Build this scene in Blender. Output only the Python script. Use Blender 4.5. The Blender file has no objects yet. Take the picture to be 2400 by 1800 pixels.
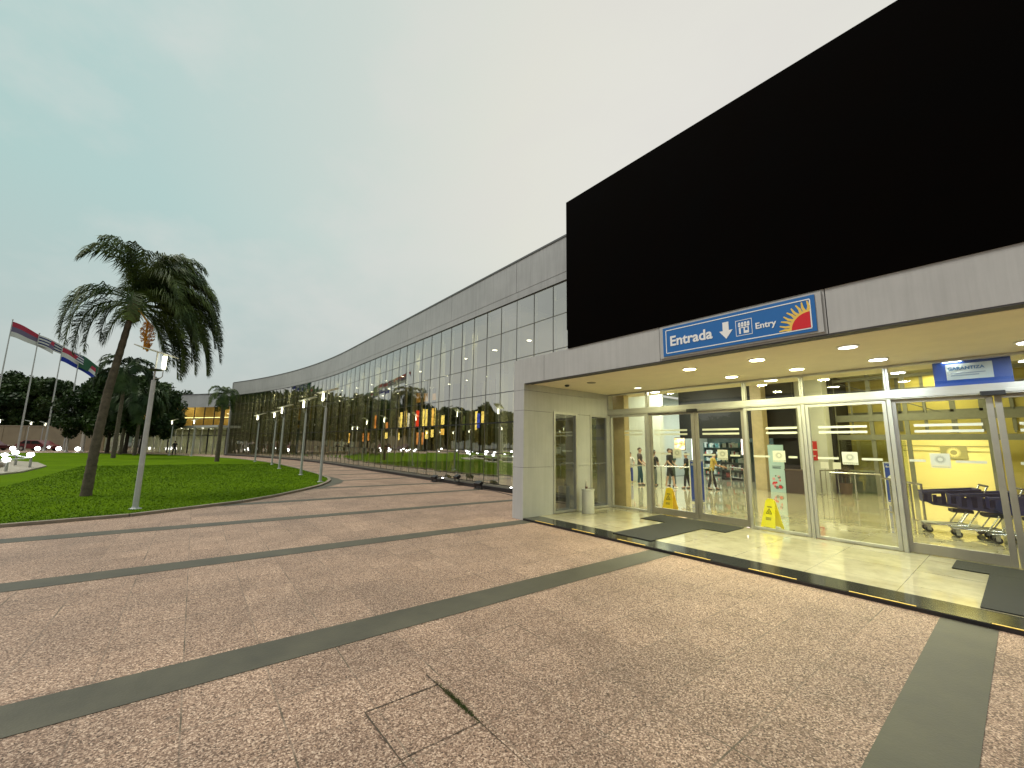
import bpy, math, random
from mathutils import Vector, Matrix
rnd = random.Random(7)
D = bpy.data
sc = bpy.context.scene
COL = sc.collection
pi = math.pi

# ------------------------------------------------------------------ camera
cam = D.cameras.new("camera"); camo = D.objects.new("camera", cam); COL.objects.link(camo)
cam.sensor_width = 36.0; cam.lens = 14.383; cam.clip_end = 3000; cam.clip_start = 0.05
R_ = (0.62905158, 0.77723047, 0.01438427); U_ = (0.105819, -0.10394697, 0.98893749); F_ = (-0.77012755, 0.62057057, 0.14763376)
camo.matrix_world = Matrix(((R_[0], U_[0], -F_[0], 0), (R_[1], U_[1], -F_[1], 0), (R_[2], U_[2], -F_[2], 1.725), (0, 0, 0, 1)))
sc.camera = camo

# ------------------------------------------------------------------ world, sun, exposure
SUN_EL, SUN_AZ = math.radians(58), math.radians(215)     # azimuth measured from +Y towards +X
w = D.worlds.new("World"); sc.world = w; w.use_nodes = True
nt = w.node_tree; nt.nodes.clear()
def N(t, **k):
    n = nt.nodes.new(t)
    for a, b in k.items(): setattr(n, a, b)
    return n
out = N('ShaderNodeOutputWorld'); bg = N('ShaderNodeBackground')
sky = N('ShaderNodeTexSky'); sky.sky_type = 'NISHITA'; sky.sun_disc = False
sky.sun_elevation = SUN_EL; sky.sun_rotation = SUN_AZ; sky.dust_density = 3.0
tc = N('ShaderNodeTexCoord')
dot = N('ShaderNodeVectorMath', operation='DOT_PRODUCT'); dot.inputs[1].default_value = (-0.30, 0.80, 0.52)
ramp = N('ShaderNodeValToRGB')
el = ramp.color_ramp.elements
el[0].position = 0.30; el[0].color = (0.50, 0.50, 0.45, 1)
el[1].position = 1.0; el[1].color = (0.86, 0.84, 0.77, 1)
for _p, _c in ((.47, (0.55, 0.565, 0.52)), (.60, (0.44, 0.64, 0.60)), (.72, (0.49, 0.67, 0.635)), (.86, (0.66, 0.735, 0.675)), (.95, (0.82, 0.815, 0.72))):
    e = el.new(_p); e.color = (*_c, 1)
dmr = N('ShaderNodeMapRange'); dmr.inputs[1].default_value = -1; dmr.inputs[2].default_value = 1
sep = N('ShaderNodeSeparateXYZ')
hz = N('ShaderNodeMapRange'); hz.inputs[1].default_value = 0.0; hz.inputs[2].default_value = 0.42; hz.inputs[3].default_value = 0.80; hz.inputs[4].default_value = 0.0
mixh = N('ShaderNodeMixRGB'); mixh.inputs[2].default_value = (0.585, 0.560, 0.535, 1)
noi = N('ShaderNodeTexNoise'); noi.inputs['Scale'].default_value = 2.6; noi.inputs['Detail'].default_value = 7; noi.inputs['Roughness'].default_value = 0.55
mp = N('ShaderNodeMapping'); mp.inputs['Scale'].default_value = (1, 1.6, 2.6); mp.inputs['Rotation'].default_value = (0.3, 0.2, 0.6)
cr = N('ShaderNodeValToRGB'); cr.color_ramp.elements[0].position = 0.47; cr.color_ramp.elements[1].position = 0.74
cm = N('ShaderNodeMath', operation='MULTIPLY'); cm.inputs[1].default_value = 0.46
mixc = N('ShaderNodeMixRGB'); mixc.inputs[2].default_value = (0.80, 0.775, 0.725, 1)
nsc = N('ShaderNodeMixRGB', blend_type='MULTIPLY'); nsc.inputs[0].default_value = 1.0; nsc.inputs[2].default_value = (0.09, 0.09, 0.09, 1)
mixs = N('ShaderNodeMixRGB'); mixs.inputs[0].default_value = 0.9
lk = nt.links.new
lk(tc.outputs['Generated'], dot.inputs[0]); lk(dot.outputs['Value'], dmr.inputs[0]); lk(dmr.outputs[0], ramp.inputs[0])
lk(tc.outputs['Generated'], sep.inputs[0]); lk(sep.outputs['Z'], hz.inputs[0])
lk(hz.outputs[0], mixh.inputs[0]); lk(ramp.outputs[0], mixh.inputs[1])
lk(tc.outputs['Generated'], mp.inputs[0]); lk(mp.outputs[0], noi.inputs['Vector']); lk(noi.outputs[0], cr.inputs[0])
lk(cr.outputs[0], cm.inputs[0]); lk(cm.outputs[0], mixc.inputs[0]); lk(mixh.outputs[0], mixc.inputs[1])
lk(sky.outputs[0], nsc.inputs[1]); lk(nsc.outputs[0], mixs.inputs[1]); lk(mixc.outputs[0], mixs.inputs[2])
lk(mixs.outputs[0], bg.inputs[0]); bg.inputs[1].default_value = 0.60; lk(bg.outputs[0], out.inputs[0])

sun = D.lights.new("sun", 'SUN'); sun.energy = 1.5; sun.angle = math.radians(24); sun.color = (1.0, 0.93, 0.85)
suno = D.objects.new("sun", sun); COL.objects.link(suno)
sd = Vector((math.sin(SUN_AZ)*math.cos(SUN_EL), math.cos(SUN_AZ)*math.cos(SUN_EL), math.sin(SUN_EL)))
suno.rotation_euler = sd.to_track_quat('Z', 'Y').to_euler(); suno.location = sd*50
vs = sc.view_settings
try: sc.display_settings.display_device = 'sRGB'
except Exception: pass
vs.view_transform = 'Standard'; vs.look = 'None'; vs.exposure = 0.72; vs.gamma = 1.0
sc.cycles.max_bounces = 10; sc.cycles.transparent_max_bounces = 24; sc.cycles.glossy_bounces = 5
sc.cycles.caustics_reflective = False; sc.cycles.caustics_refractive = False
sc.cycles.sample_clamp_indirect = 4.0
sc.cycles.use_denoising = True

# ------------------------------------------------------------------ materials
MATS = {}
def mat(name, col, rough=0.6, metal=0.0, noise=0.0, nscale=8.0, bump=0.0, bscale=40.0, spec=0.5, coat=0.0):
    if name in MATS: return MATS[name]
    m = D.materials.new(name); m.use_nodes = True
    t = m.node_tree; b = t.nodes['Principled BSDF']
    b.inputs['Roughness'].default_value = rough; b.inputs['Metallic'].default_value = metal
    b.inputs['Specular IOR Level'].default_value = spec; b.inputs['Coat Weight'].default_value = coat
    c = (col[0], col[1], col[2], 1)
    g = t.nodes.new('ShaderNodeTexCoord')
    if noise > 0:
        n = t.nodes.new('ShaderNodeTexNoise'); n.inputs['Scale'].default_value = nscale; n.inputs['Detail'].default_value = 6
        n.inputs['Roughness'].default_value = 0.65
        r = t.nodes.new('ShaderNodeValToRGB'); r.color_ramp.elements[0].position = 0.3; r.color_ramp.elements[1].position = 0.72
        r.color_ramp.elements[0].color = tuple(max(0, x*(1-noise)) for x in col)+(1,)
        r.color_ramp.elements[1].color = tuple(min(1, x*(1+noise)) for x in col)+(1,)
        t.links.new(g.outputs['Object'], n.inputs['Vector']); t.links.new(n.outputs[0], r.inputs[0]); t.links.new(r.outputs[0], b.inputs['Base Color'])
        mr = t.nodes.new('ShaderNodeMapRange'); mr.inputs[3].default_value = max(0.02, rough*0.85); mr.inputs[4].default_value = min(1, rough*1.2)
        t.links.new(n.outputs[0], mr.inputs[0]); t.links.new(mr.outputs[0], b.inputs['Roughness'])
    else:
        b.inputs['Base Color'].default_value = c
    if bump > 0:
        n2 = t.nodes.new('ShaderNodeTexNoise'); n2.inputs['Scale'].default_value = bscale; n2.inputs['Detail'].default_value = 5
        bp = t.nodes.new('ShaderNodeBump'); bp.inputs['Strength'].default_value = bump; bp.inputs['Distance'].default_value = 0.02
        t.links.new(g.outputs['Object'], n2.inputs['Vector']); t.links.new(n2.outputs[0], bp.inputs['Height']); t.links.new(bp.outputs[0], b.inputs['Normal'])
    MATS[name] = m
    return m
def emit(name, col, strength):
    if name in MATS: return MATS[name]
    m = D.materials.new(name); m.use_nodes = True; t = m.node_tree
    b = t.nodes['Principled BSDF']; b.inputs['Base Color'].default_value = (col[0]*.5, col[1]*.5, col[2]*.5, 1)
    b.inputs['Emission Color'].default_value = (*col, 1); b.inputs['Emission Strength'].default_value = strength
    MATS[name] = m; return m
def glass(name, tint, ior, rough=0.0, refl=(1, 1, 1)):
    if name in MATS: return MATS[name]
    m = D.materials.new(name); m.use_nodes = True; t = m.node_tree; t.nodes.clear()
    o = t.nodes.new('ShaderNodeOutputMaterial'); mx = t.nodes.new('ShaderNodeMixShader')
    lw = t.nodes.new('ShaderNodeLayerWeight'); lw.inputs[0].default_value = .5          # Schlick, the same from both sides of the sheet
    pw = t.nodes.new('ShaderNodeMath'); pw.operation = 'POWER'; pw.inputs[1].default_value = 5; f0 = ((ior-1)/(ior+1))**2*1.6
    fr = t.nodes.new('ShaderNodeMath'); fr.operation = 'MULTIPLY_ADD'; fr.inputs[1].default_value = 1-f0; fr.inputs[2].default_value = f0; fr.name = 'schlick'
    t.links.new(lw.outputs['Facing'], pw.inputs[0]); t.links.new(pw.outputs[0], fr.inputs[0])
    tr = t.nodes.new('ShaderNodeBsdfTransparent'); tr.inputs[0].default_value = (*tint, 1)
    gl = t.nodes.new('ShaderNodeBsdfGlossy'); gl.inputs['Roughness'].default_value = rough; gl.inputs[0].default_value = (*refl, 1)
    t.links.new(fr.outputs[0], mx.inputs[0]); t.links.new(tr.outputs[0], mx.inputs[1]); t.links.new(gl.outputs[0], mx.inputs[2]); t.links.new(mx.outputs[0], o.inputs[0])
    MATS[name] = m; return m

def paving_mat():
    m = D.materials.new('pink_granite_paving'); m.use_nodes = True; t = m.node_tree; b = t.nodes['Principled BSDF']
    def n(tp, **k):
        x = t.nodes.new(tp)
        for a, c in k.items(): setattr(x, a, c)
        return x
    L = t.links.new
    tcn = n('ShaderNodeTexCoord'); mpn = n('ShaderNodeMapping'); mpn.inputs['Location'].default_value = (2.85, -1.13, 0); mpn.inputs['Rotation'].default_value = (0, 0, 0.025)
    L(tcn.outputs['Object'], mpn.inputs[0])
    br = n('ShaderNodeTexBrick'); br.offset = 0.0; br.squash = 1.0
    br.inputs['Scale'].default_value = 1.0; br.inputs['Brick Width'].default_value = 0.511; br.inputs['Row Height'].default_value = 0.511
    br.inputs['Mortar Size'].default_value = 0.0055; br.inputs['Mortar Smooth'].default_value = 0.1; br.inputs['Bias'].default_value = 0
    br.inputs['Color1'].default_value = (0.80, 0.78, 0.77, 1); br.inputs['Color2'].default_value = (1.06, 1.04, 1.02, 1); br.inputs['Mortar'].default_value = (0.5, 0.5, 0.5, 1)
    L(mpn.outputs[0], br.inputs['Vector'])
    v = n('ShaderNodeTexVoronoi'); v.inputs['Scale'].default_value = 110; L(tcn.outputs['Object'], v.inputs['Vector'])
    n1 = n('ShaderNodeTexNoise'); n1.inputs['Scale'].default_value = 66; n1.inputs['Detail'].default_value = 6; n1.inputs['Roughness'].default_value = .75; L(tcn.outputs['Object'], n1.inputs['Vector'])
    r1 = n('ShaderNodeValToRGB'); E_ = r1.color_ramp.elements
    E_[0].position = .34; E_[0].color = (.080, .052, .038, 1); E_[1].position = .67; E_[1].color = (.76, .60, .475, 1)
    q = E_.new(.44); q.color = (.235, .156, .113, 1); q = E_.new(.55); q.color = (.415, .290, .216, 1)
    mxv = n('ShaderNodeMixRGB'); mxv.inputs[0].default_value = .38; L(n1.outputs[0], mxv.inputs[1]); L(v.outputs['Color'], mxv.inputs[2]); L(mxv.outputs[0], r1.inputs[0])
    # broad wear and staining
    n2 = n('ShaderNodeTexNoise'); n2.inputs['Scale'].default_value = 0.55; n2.inputs['Detail'].default_value = 8; n2.inputs['Roughness'].default_value = .65; L(tcn.outputs['Object'], n2.inputs['Vector'])
    r2 = n('ShaderNodeValToRGB'); r2.color_ramp.elements[0].position = .32; r2.color_ramp.elements[0].color = (.74, .73, .72, 1); r2.color_ramp.elements[1].position = .68; r2.color_ramp.elements[1].color = (1.14, 1.10, 1.05, 1)
    L(n2.outputs[0], r2.inputs[0])
    m1 = n('ShaderNodeMixRGB', blend_type='MULTIPLY'); m1.inputs[0].default_value = 1; L(r1.outputs[0], m1.inputs[1]); L(r2.outputs[0], m1.inputs[2])
    m2 = n('ShaderNodeMixRGB', blend_type='MULTIPLY'); m2.inputs[0].default_value = .85; L(m1.outputs[0], m2.inputs[1]); L(br.outputs['Color'], m2.inputs[2])
    # joints: mostly faint and pale, here and there open and dark
    n3 = n('ShaderNodeTexNoise'); n3.inputs['Scale'].default_value = 1.35; n3.inputs['Detail'].default_value = 2
    L(tcn.outputs['Object'], n3.inputs['Vector'])
    r3 = n('ShaderNodeValToRGB'); r3.color_ramp.elements[0].position = .50; r3.color_ramp.elements[0].color = (.46, .34, .25, 1); r3.color_ramp.elements[1].position = .62; r3.color_ramp.elements[1].color = (.085, .07, .045, 1)
    L(n3.outputs[0], r3.inputs[0])
    f3 = n('ShaderNodeMapRange'); f3.inputs[1].default_value = .45; f3.inputs[2].default_value = .62; f3.inputs[3].default_value = .10; f3.inputs[4].default_value = .70; L(n3.outputs[0], f3.inputs[0])
    fm = n('ShaderNodeMath', operation='MULTIPLY'); L(br.outputs['Fac'], fm.inputs[0]); L(f3.outputs[0], fm.inputs[1])
    m3 = n('ShaderNodeMixRGB'); L(fm.outputs[0], m3.inputs[0]); L(m2.outputs[0], m3.inputs[1]); L(r3.outputs[0], m3.inputs[2])
    gv = n('ShaderNodeTexVoronoi'); gv.inputs['Scale'].default_value = 1.7; L(tcn.outputs['Object'], gv.inputs['Vector'])
    gr = n('ShaderNodeMapRange'); gr.inputs[1].default_value = .025; gr.inputs[2].default_value = .045; gr.inputs[3].default_value = .55; gr.inputs[4].default_value = 0; L(gv.outputs['Distance'], gr.inputs[0])
    m4 = n('ShaderNodeMixRGB'); m4.inputs[2].default_value = (.07, .055, .045, 1); L(gr.outputs[0], m4.inputs[0]); L(m3.outputs[0], m4.inputs[1])
    n5 = n('ShaderNodeTexNoise'); n5.inputs['Scale'].default_value = 2.4; n5.inputs['Detail'].default_value = 9; n5.inputs['Roughness'].default_value = .72; L(tcn.outputs['Object'], n5.inputs['Vector'])
    r5 = n('ShaderNodeMapRange'); r5.inputs[1].default_value = .52; r5.inputs[2].default_value = .70; r5.inputs[3].default_value = 0; r5.inputs[4].default_value = .42; L(n5.outputs[0], r5.inputs[0])
    m5 = n('ShaderNodeMixRGB', blend_type='MULTIPLY'); m5.inputs[2].default_value = (.62, .58, .54, 1); L(r5.outputs[0], m5.inputs[0]); L(m4.outputs[0], m5.inputs[1])
    m3 = m5
    L(m3.outputs[0], b.inputs['Base Color']); b.inputs['Roughness'].default_value = .62; b.inputs['Specular IOR Level'].default_value = .35
    bp = n('ShaderNodeBump'); bp.inputs['Strength'].default_value = .5; bp.inputs['Distance'].default_value = .006
    L(mxv.outputs[0], bp.inputs['Height']); L(bp.outputs[0], b.inputs['Normal'])
    return m
def grass_mat():
    m = D.materials.new('lawn_grass'); m.use_nodes = True; t = m.node_tree; b = t.nodes['Principled BSDF']; L = t.links.new
    tcn = t.nodes.new('ShaderNodeTexCoord'); a = t.nodes.new('ShaderNodeTexNoise'); a.inputs['Scale'].default_value = .45; a.inputs['Detail'].default_value = 9; a.inputs['Roughness'].default_value = .7
    c = t.nodes.new('ShaderNodeTexNoise'); c.inputs['Scale'].default_value = 30; c.inputs['Detail'].default_value = 4
    L(tcn.outputs['Object'], a.inputs[0]); L(tcn.outputs['Object'], c.inputs[0])
    mx = t.nodes.new('ShaderNodeMixRGB'); mx.inputs[0].default_value = .5; L(a.outputs[0], mx.inputs[1]); L(c.outputs[0], mx.inputs[2])
    r = t.nodes.new('ShaderNodeValToRGB'); e0, e1 = r.color_ramp.elements; e0.position = .34; e0.color = (.050, .105, .002, 1); e1.position = .66; e1.color = (.125, .215, .003, 1)
    L(mx.outputs[0], r.inputs[0]); L(r.outputs[0], b.inputs['Base Color']); b.inputs['Roughness'].default_value = .9; b.inputs['Specular IOR Level'].default_value = .02
    bp = t.nodes.new('ShaderNodeBump'); bp.inputs['Strength'].default_value = .8; bp.inputs['Distance'].default_value = .04; L(c.outputs[0], bp.inputs['Height']); L(bp.outputs[0], b.inputs['Normal'])
    return m
def leaf_mat(name, c0, c1, scale=1.2):
    m = D.materials.new(name); m.use_nodes = True; t = m.node_tree; b = t.nodes['Principled BSDF']; L = t.links.new
    tcn = t.nodes.new('ShaderNodeTexCoord'); a = t.nodes.new('ShaderNodeTexNoise'); a.inputs['Scale'].default_value = scale; a.inputs['Detail'].default_value = 6
    L(tcn.outputs['Object'], a.inputs[0]); r = t.nodes.new('ShaderNodeValToRGB'); e0, e1 = r.color_ramp.elements; e0.position = .36; e0.color = (*c0, 1); e1.position = .66; e1.color = (*c1, 1)
    L(a.outputs[0], r.inputs[0]); L(r.outputs[0], b.inputs['Base Color']); b.inputs['Roughness'].default_value = .6; b.inputs['Specular IOR Level'].default_value = .12 if 'grass' in name else .25
    b.inputs['Subsurface Weight'].default_value = 0
    return m
def tile_mat(name, col, size, joint, rough):
    m = D.materials.new(name); m.use_nodes = True; t = m.node_tree; b = t.nodes['Principled BSDF']; L = t.links.new
    tcn = t.nodes.new('ShaderNodeTexCoord'); br = t.nodes.new('ShaderNodeTexBrick'); br.offset = 0
    br.inputs['Scale'].default_value = 1; br.inputs['Brick Width'].default_value = size; br.inputs['Row Height'].default_value = size; br.inputs['Mortar Size'].default_value = .004
    br.inputs['Color1'].default_value = (*[x*.93 for x in col], 1); br.inputs['Color2'].default_value = (*[x*1.05 for x in col], 1); br.inputs['Mortar'].default_value = (*joint, 1)
    a = t.nodes.new('ShaderNodeTexNoise'); a.inputs['Scale'].default_value = 3.5; a.inputs['Detail'].default_value = 8; a.inputs['Roughness'].default_value = .7
    L(tcn.outputs['Object'], br.inputs['Vector']); L(tcn.outputs['Object'], a.inputs[0])
    r = t.nodes.new('ShaderNodeValToRGB'); r.color_ramp.elements[0].position = .35; r.color_ramp.elements[0].color = (.82, .80, .74, 1); r.color_ramp.elements[1].position = .6; r.color_ramp.elements[1].color = (1.05, 1.05, 1.02, 1)
    L(a.outputs[0], r.inputs[0]); mx = t.nodes.new('ShaderNodeMixRGB'); mx.blend_type = 'MULTIPLY'; mx.inputs[0].default_value = 1; L(br.outputs['Color'], mx.inputs[1]); L(r.outputs[0], mx.inputs[2])
    L(mx.outputs[0], b.inputs['Base Color']); b.inputs['Roughness'].default_value = rough; b.inputs['Specular IOR Level'].default_value = .9; b.inputs['Coat Weight'].default_value = .32; b.inputs['Coat Roughness'].default_value = .05
    return m
PAV = paving_mat(); GRASS = grass_mat()
BAND = mat('grey_green_granite', (.076, .070, .046), .55, noise=.28, nscale=2.2, bump=.15, bscale=60)
KERB = mat('concrete_kerb', (.24, .20, .155), .8, noise=.25, nscale=6)
def streak(m, amt=.16):
    t = m.node_tree; b = t.nodes['Principled BSDF']; L = t.links.new; src = b.inputs['Base Color'].links[0].from_socket
    g_ = t.nodes.new('ShaderNodeTexCoord'); mp_ = t.nodes.new('ShaderNodeMapping'); mp_.inputs['Scale'].default_value = (7, 7, .35); nz = t.nodes.new('ShaderNodeTexNoise'); nz.inputs['Scale'].default_value = 1.6; nz.inputs['Detail'].default_value = 7; nz.inputs['Roughness'].default_value = .7
    r = t.nodes.new('ShaderNodeMapRange'); r.inputs[1].default_value = .42; r.inputs[2].default_value = .72; r.inputs[3].default_value = 1.0; r.inputs[4].default_value = 1-amt
    mx = t.nodes.new('ShaderNodeMixRGB'); mx.blend_type = 'MULTIPLY'; mx.inputs[0].default_value = 1
    L(g_.outputs['Object'], mp_.inputs[0]); L(mp_.outputs[0], nz.inputs[0]); L(nz.outputs[0], r.inputs[0]); L(src, mx.inputs[1]); L(r.outputs[0], mx.inputs[2]); L(mx.outputs[0], b.inputs['Base Color']); return m
PANEL = mat('grey_composite_panel', (.44, .447, .437), .45, noise=.09, nscale=.9, bump=.04, bscale=2.5)
PANELD = mat('fascia_panel', (.375, .385, .385), .42, noise=.12, nscale=.5, bump=.05, bscale=1.5)
streak(PANEL, .13); streak(PANELD, .2)
SEAM = mat('dark_seam', (.05, .05, .052), .7)
BLACK = mat('black_cladding', (.0013, .0008, .0005), .8, noise=.6, nscale=.8, spec=.02)
SOFF = mat('soffit_plaster', (.76, .68, .52), .8, noise=.05, nscale=3)
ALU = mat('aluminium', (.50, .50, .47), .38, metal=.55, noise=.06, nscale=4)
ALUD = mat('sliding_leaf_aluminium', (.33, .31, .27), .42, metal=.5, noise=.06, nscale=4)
WHITE = mat('white_paint', (.78, .78, .74), .5, noise=.04)
DARK = mat('dark_metal', (.012, .011, .012), .4)
BLKP = mat('black_plastic', (.012, .012, .013), .45)
STEEL = mat('brushed_steel', (.52, .52, .50), .25, metal=.9)
POLE = mat('grey_painted_pole', (.47, .48, .48), .4, noise=.12, nscale=8)
FLOOR = tile_mat('polished_cream_tile', (.55, .51, .35), .95, (.30, .27, .18), .045)
GRAN = mat('black_granite_step', (.022, .023, .018), .12, noise=.4, nscale=40, spec=.6)
MAT_ = mat('entrance_mat', (.026, .027, .023), .95, noise=.25, nscale=60, bump=.4, bscale=200)
YEL = mat('safety_yellow', (.95, .68, .01), .45)
YEL2 = mat('lemon_plastic', (.95, .85, .02), .4)
YELE = mat('yellow_step_edge', (.80, .55, .12), .6)
BLUE = mat('sign_blue', (.012, .135, .42), .35)
NAVY = mat('totem_blue', (.010, .055, .40), .35)
RED = mat('sign_red', (.62, .01, .02), .4)
SUNY = mat('sign_sun_yellow', (.80, .55, .10), .4)
TAN = mat('tan_marble', (.52, .42, .24), .3, noise=.18, nscale=2.5)
OLIVE = mat('ochre_wall', (.50, .43, .13), .7, noise=.10, nscale=1.4)
CREAM = mat('pale_yellow_wall', (.80, .74, .40), .7)
INWALL = mat('lobby_white_wall', (.62, .64, .56), .7, noise=.03)
STEELG = mat('grey_green_steel', (.16, .165, .13), .45, noise=.1)
GLS = glass('entrance_glass', (.93, .95, .90), 1.50)
FGL = glass('tinted_facade_glass', (.68, .68, .50), 1.5, 0.0, (.93, .95, .90))
_t = FGL.node_tree; _fr = _t.nodes['schlick']; _mx = [q for q in _t.nodes if q.type == 'MIX_SHADER'][0]
_a = _t.nodes.new('ShaderNodeMath'); _a.operation = 'MULTIPLY_ADD'; _a.inputs[1].default_value = .42; _a.inputs[2].default_value = .54; _a.use_clamp = True
_t.links.new(_fr.outputs[0], _a.inputs[0]); _t.links.new(_a.outputs[0], _mx.inputs[0])      # mirror coating: nearly even reflection
LIT_Y = emit('downlight_greenish', (1.0, .98, .55), 14)
LIT_W = emit('downlight_white', (.92, .97, 1.0), 14)
LIT_T = emit('lamp_tube', (1.0, .97, .68), 5)
LIT_F = emit('flood_lens', (1.0, .98, .92), 14)
LIT_C = emit('ceiling_spot', (1.0, .97, .80), 9)

# ------------------------------------------------------------------ mesh helpers
class MB:
    def __init__(s, off=(0, 0, 0)):
        s.v = []; s.f = []; s.m = []; s.off = Vector(off)
    def quad(s, *p, m=0):
        i = len(s.v); s.v += [Vector(q)-s.off for q in p]; s.f.append(tuple(range(i, i+len(p)))); s.m.append(m); return s
    def box(s, x0, x1, y0, y1, z0, z1, m=0):
        i = len(s.v)
        for z in (z0, z1):
            for x, y in ((x0, y0), (x1, y0), (x1, y1), (x0, y1)): s.v.append(Vector((x, y, z))-s.off)
        for f in ((0, 3, 2, 1), (4, 5, 6, 7), (0, 1, 5, 4), (1, 2, 6, 5), (2, 3, 7, 6), (3, 0, 4, 7)):
            s.f.append(tuple(i+k for k in f)); s.m.append(m)
        return s
    def obox(s, c, ax, ay, az, hx, hy, hz, m=0):
        c, ax, ay, az = Vector(c), Vector(ax).normalized(), Vector(ay).normalized(), Vector(az).normalized(); i = len(s.v)
        for dz in (-1, 1):
            for dx, dy in ((-1, -1), (1, -1), (1, 1), (-1, 1)): s.v.append(c+ax*hx*dx+ay*hy*dy+az*hz*dz-s.off)
        for f in ((0, 3, 2, 1), (4, 5, 6, 7), (0, 1, 5, 4), (1, 2, 6, 5), (2, 3, 7, 6), (3, 0, 4, 7)):
            s.f.append(tuple(i+k for k in f)); s.m.append(m)
        return s
    def tube(s, pts, r, n=10, m=0, cap=True):
        pts = [Vector(p) for p in pts]; rs = r if isinstance(r, (list, tuple)) else [r]*len(pts); rings = []
        for k, p in enumerate(pts):
            d = (pts[min(k+1, len(pts)-1)]-pts[max(k-1, 0)]).normalized()
            a = d.cross(Vector((0, 0, 1)));  a = a if a.length > 1e-3 else Vector((1, 0, 0)); a.normalize(); b = d.cross(a)
            i = len(s.v); rings.append(i)
            for q in range(n):
                t = 2*pi*q/n; s.v.append(p+a*math.cos(t)*rs[k]+b*math.sin(t)*rs[k]-s.off)
        for k in range(len(pts)-1):
            for q in range(n):
                s.f.append((rings[k]+q, rings[k]+(q+1) % n, rings[k+1]+(q+1) % n, rings[k+1]+q)); s.m.append(m)
        if cap:
            s.f.append(tuple(rings[0]+q for q in range(n))[::-1]); s.m.append(m)
            s.f.append(tuple(rings[-1]+q for q in range(n))); s.m.append(m)
        return s
    def lathe(s, c, prof, n=24, m=0):
        c = Vector(c); rings = []
        for r, z in prof:
            rings.append(len(s.v))
            for q in range(n): s.v.append(c+Vector((r*math.cos(2*pi*q/n), r*math.sin(2*pi*q/n), z))-s.off)
        for k in range(len(prof)-1):
            for q in range(n): s.f.append((rings[k]+q, rings[k]+(q+1) % n, rings[k+1]+(q+1) % n, rings[k+1]+q)); s.m.append(m)
        s.f.append(tuple(rings[0]+q for q in range(n))[::-1]); s.m.append(m); s.f.append(tuple(rings[-1]+q for q in range(n))); s.m.append(m)
        return s
    def prism(s, poly, d, m=0):
        d = Vector(d); n = len(poly); i = len(s.v)
        s.v += [Vector(p)-s.off for p in poly]+[Vector(p)+d-s.off for p in poly]
        s.f.append(tuple(range(i, i+n))[::-1]); s.m.append(m); s.f.append(tuple(range(i+n, i+2*n))); s.m.append(m)
        for k in range(n): s.f.append((i+k, i+(k+1) % n, i+n+(k+1) % n, i+n+k)); s.m.append(m)
        return s
    def build(s, name, mats, parent=None, smooth=False, bevel=0.0):
        me = D.meshes.new(name); me.from_pydata([tuple(v) for v in s.v], [], s.f)
        mats = mats if isinstance(mats, (list, tuple)) else [mats]
        for x in mats: me.materials.append(x)
        if len(mats) > 1: me.polygons.foreach_set('material_index', s.m)
        if smooth: me.polygons.foreach_set('use_smooth', [True]*len(s.f))
        me.validate(); me.update()
        o = D.objects.new(name, me); COL.objects.link(o)
        if parent: o.parent = parent
        if bevel > 0:
            b = o.modifiers.new('bevel', 'BEVEL'); b.width = bevel; b.segments = 2; b.limit_method = 'ANGLE'
        if smooth:
            try: me.set_sharp_from_angle(angle=math.radians(40))
            except Exception: pass
        return o
def tag(o, label=None, cat=None, group=None, kind=None):
    if label: o['label'] = label
    if cat: o['category'] = cat
    if group: o['group'] = group
    if kind: o['kind'] = kind
    return o
def thing(name, label, cat, loc=(0, 0, 0), group=None):
    o = D.objects.new(name, None); COL.objects.link(o); o.location = loc; o.empty_display_size = .2
    return tag(o, label, cat, group)
def kids(o): return [c for c in COL.objects if c.parent == o]
def dup(root, loc=None, rz=None, label=None, scale=None):
    def cp(o, par):
        c = o.copy(); COL.objects.link(c)
        if par: c.parent = par
        for k in list(KIDS.get(o.name, [])): cp(k, c)
        return c
    KIDS = {}
    for c in COL.objects:
        if c.parent: KIDS.setdefault(c.parent.name, []).append(c)
    r = cp(root, None)
    if loc is not None: r.location = loc
    if rz is not None: r.rotation_euler = (0, 0, rz)
    if scale is not None: r.scale = (scale,)*3 if not isinstance(scale, tuple) else scale
    if label: r['label'] = label
    return r
def struct(name, mb, m, smooth=False): return tag(mb.build(name, m, None, smooth), kind='structure')
def text(name, body, size, loc, ax, up, m, parent, depth=.004, bold=0.0, align='LEFT', off=(0, 0, 0)):
    cu = D.curves.new(name+'_curve', 'FONT'); cu.body = body; cu.size = size; cu.extrude = depth/2; cu.offset = bold; cu.align_x = align; cu.resolution_u = 3
    tmp = D.objects.new('tmp', cu); COL.objects.link(tmp); dg = bpy.context.evaluated_depsgraph_get(); dg.update()
    me = D.meshes.new_from_object(tmp.evaluated_get(dg)); D.objects.remove(tmp); D.curves.remove(cu)
    ax, up = Vector(ax).normalized(), Vector(up).normalized(); nz = ax.cross(up); loc = Vector(loc)-Vector(off)
    for v in me.vertices: v.co = loc+ax*v.co.x+up*v.co.y+nz*v.co.z
    me.materials.clear(); me.materials.append(m); me.name = name
    o = D.objects.new(name, me); COL.objects.link(o); o.parent = parent; return o
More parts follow.
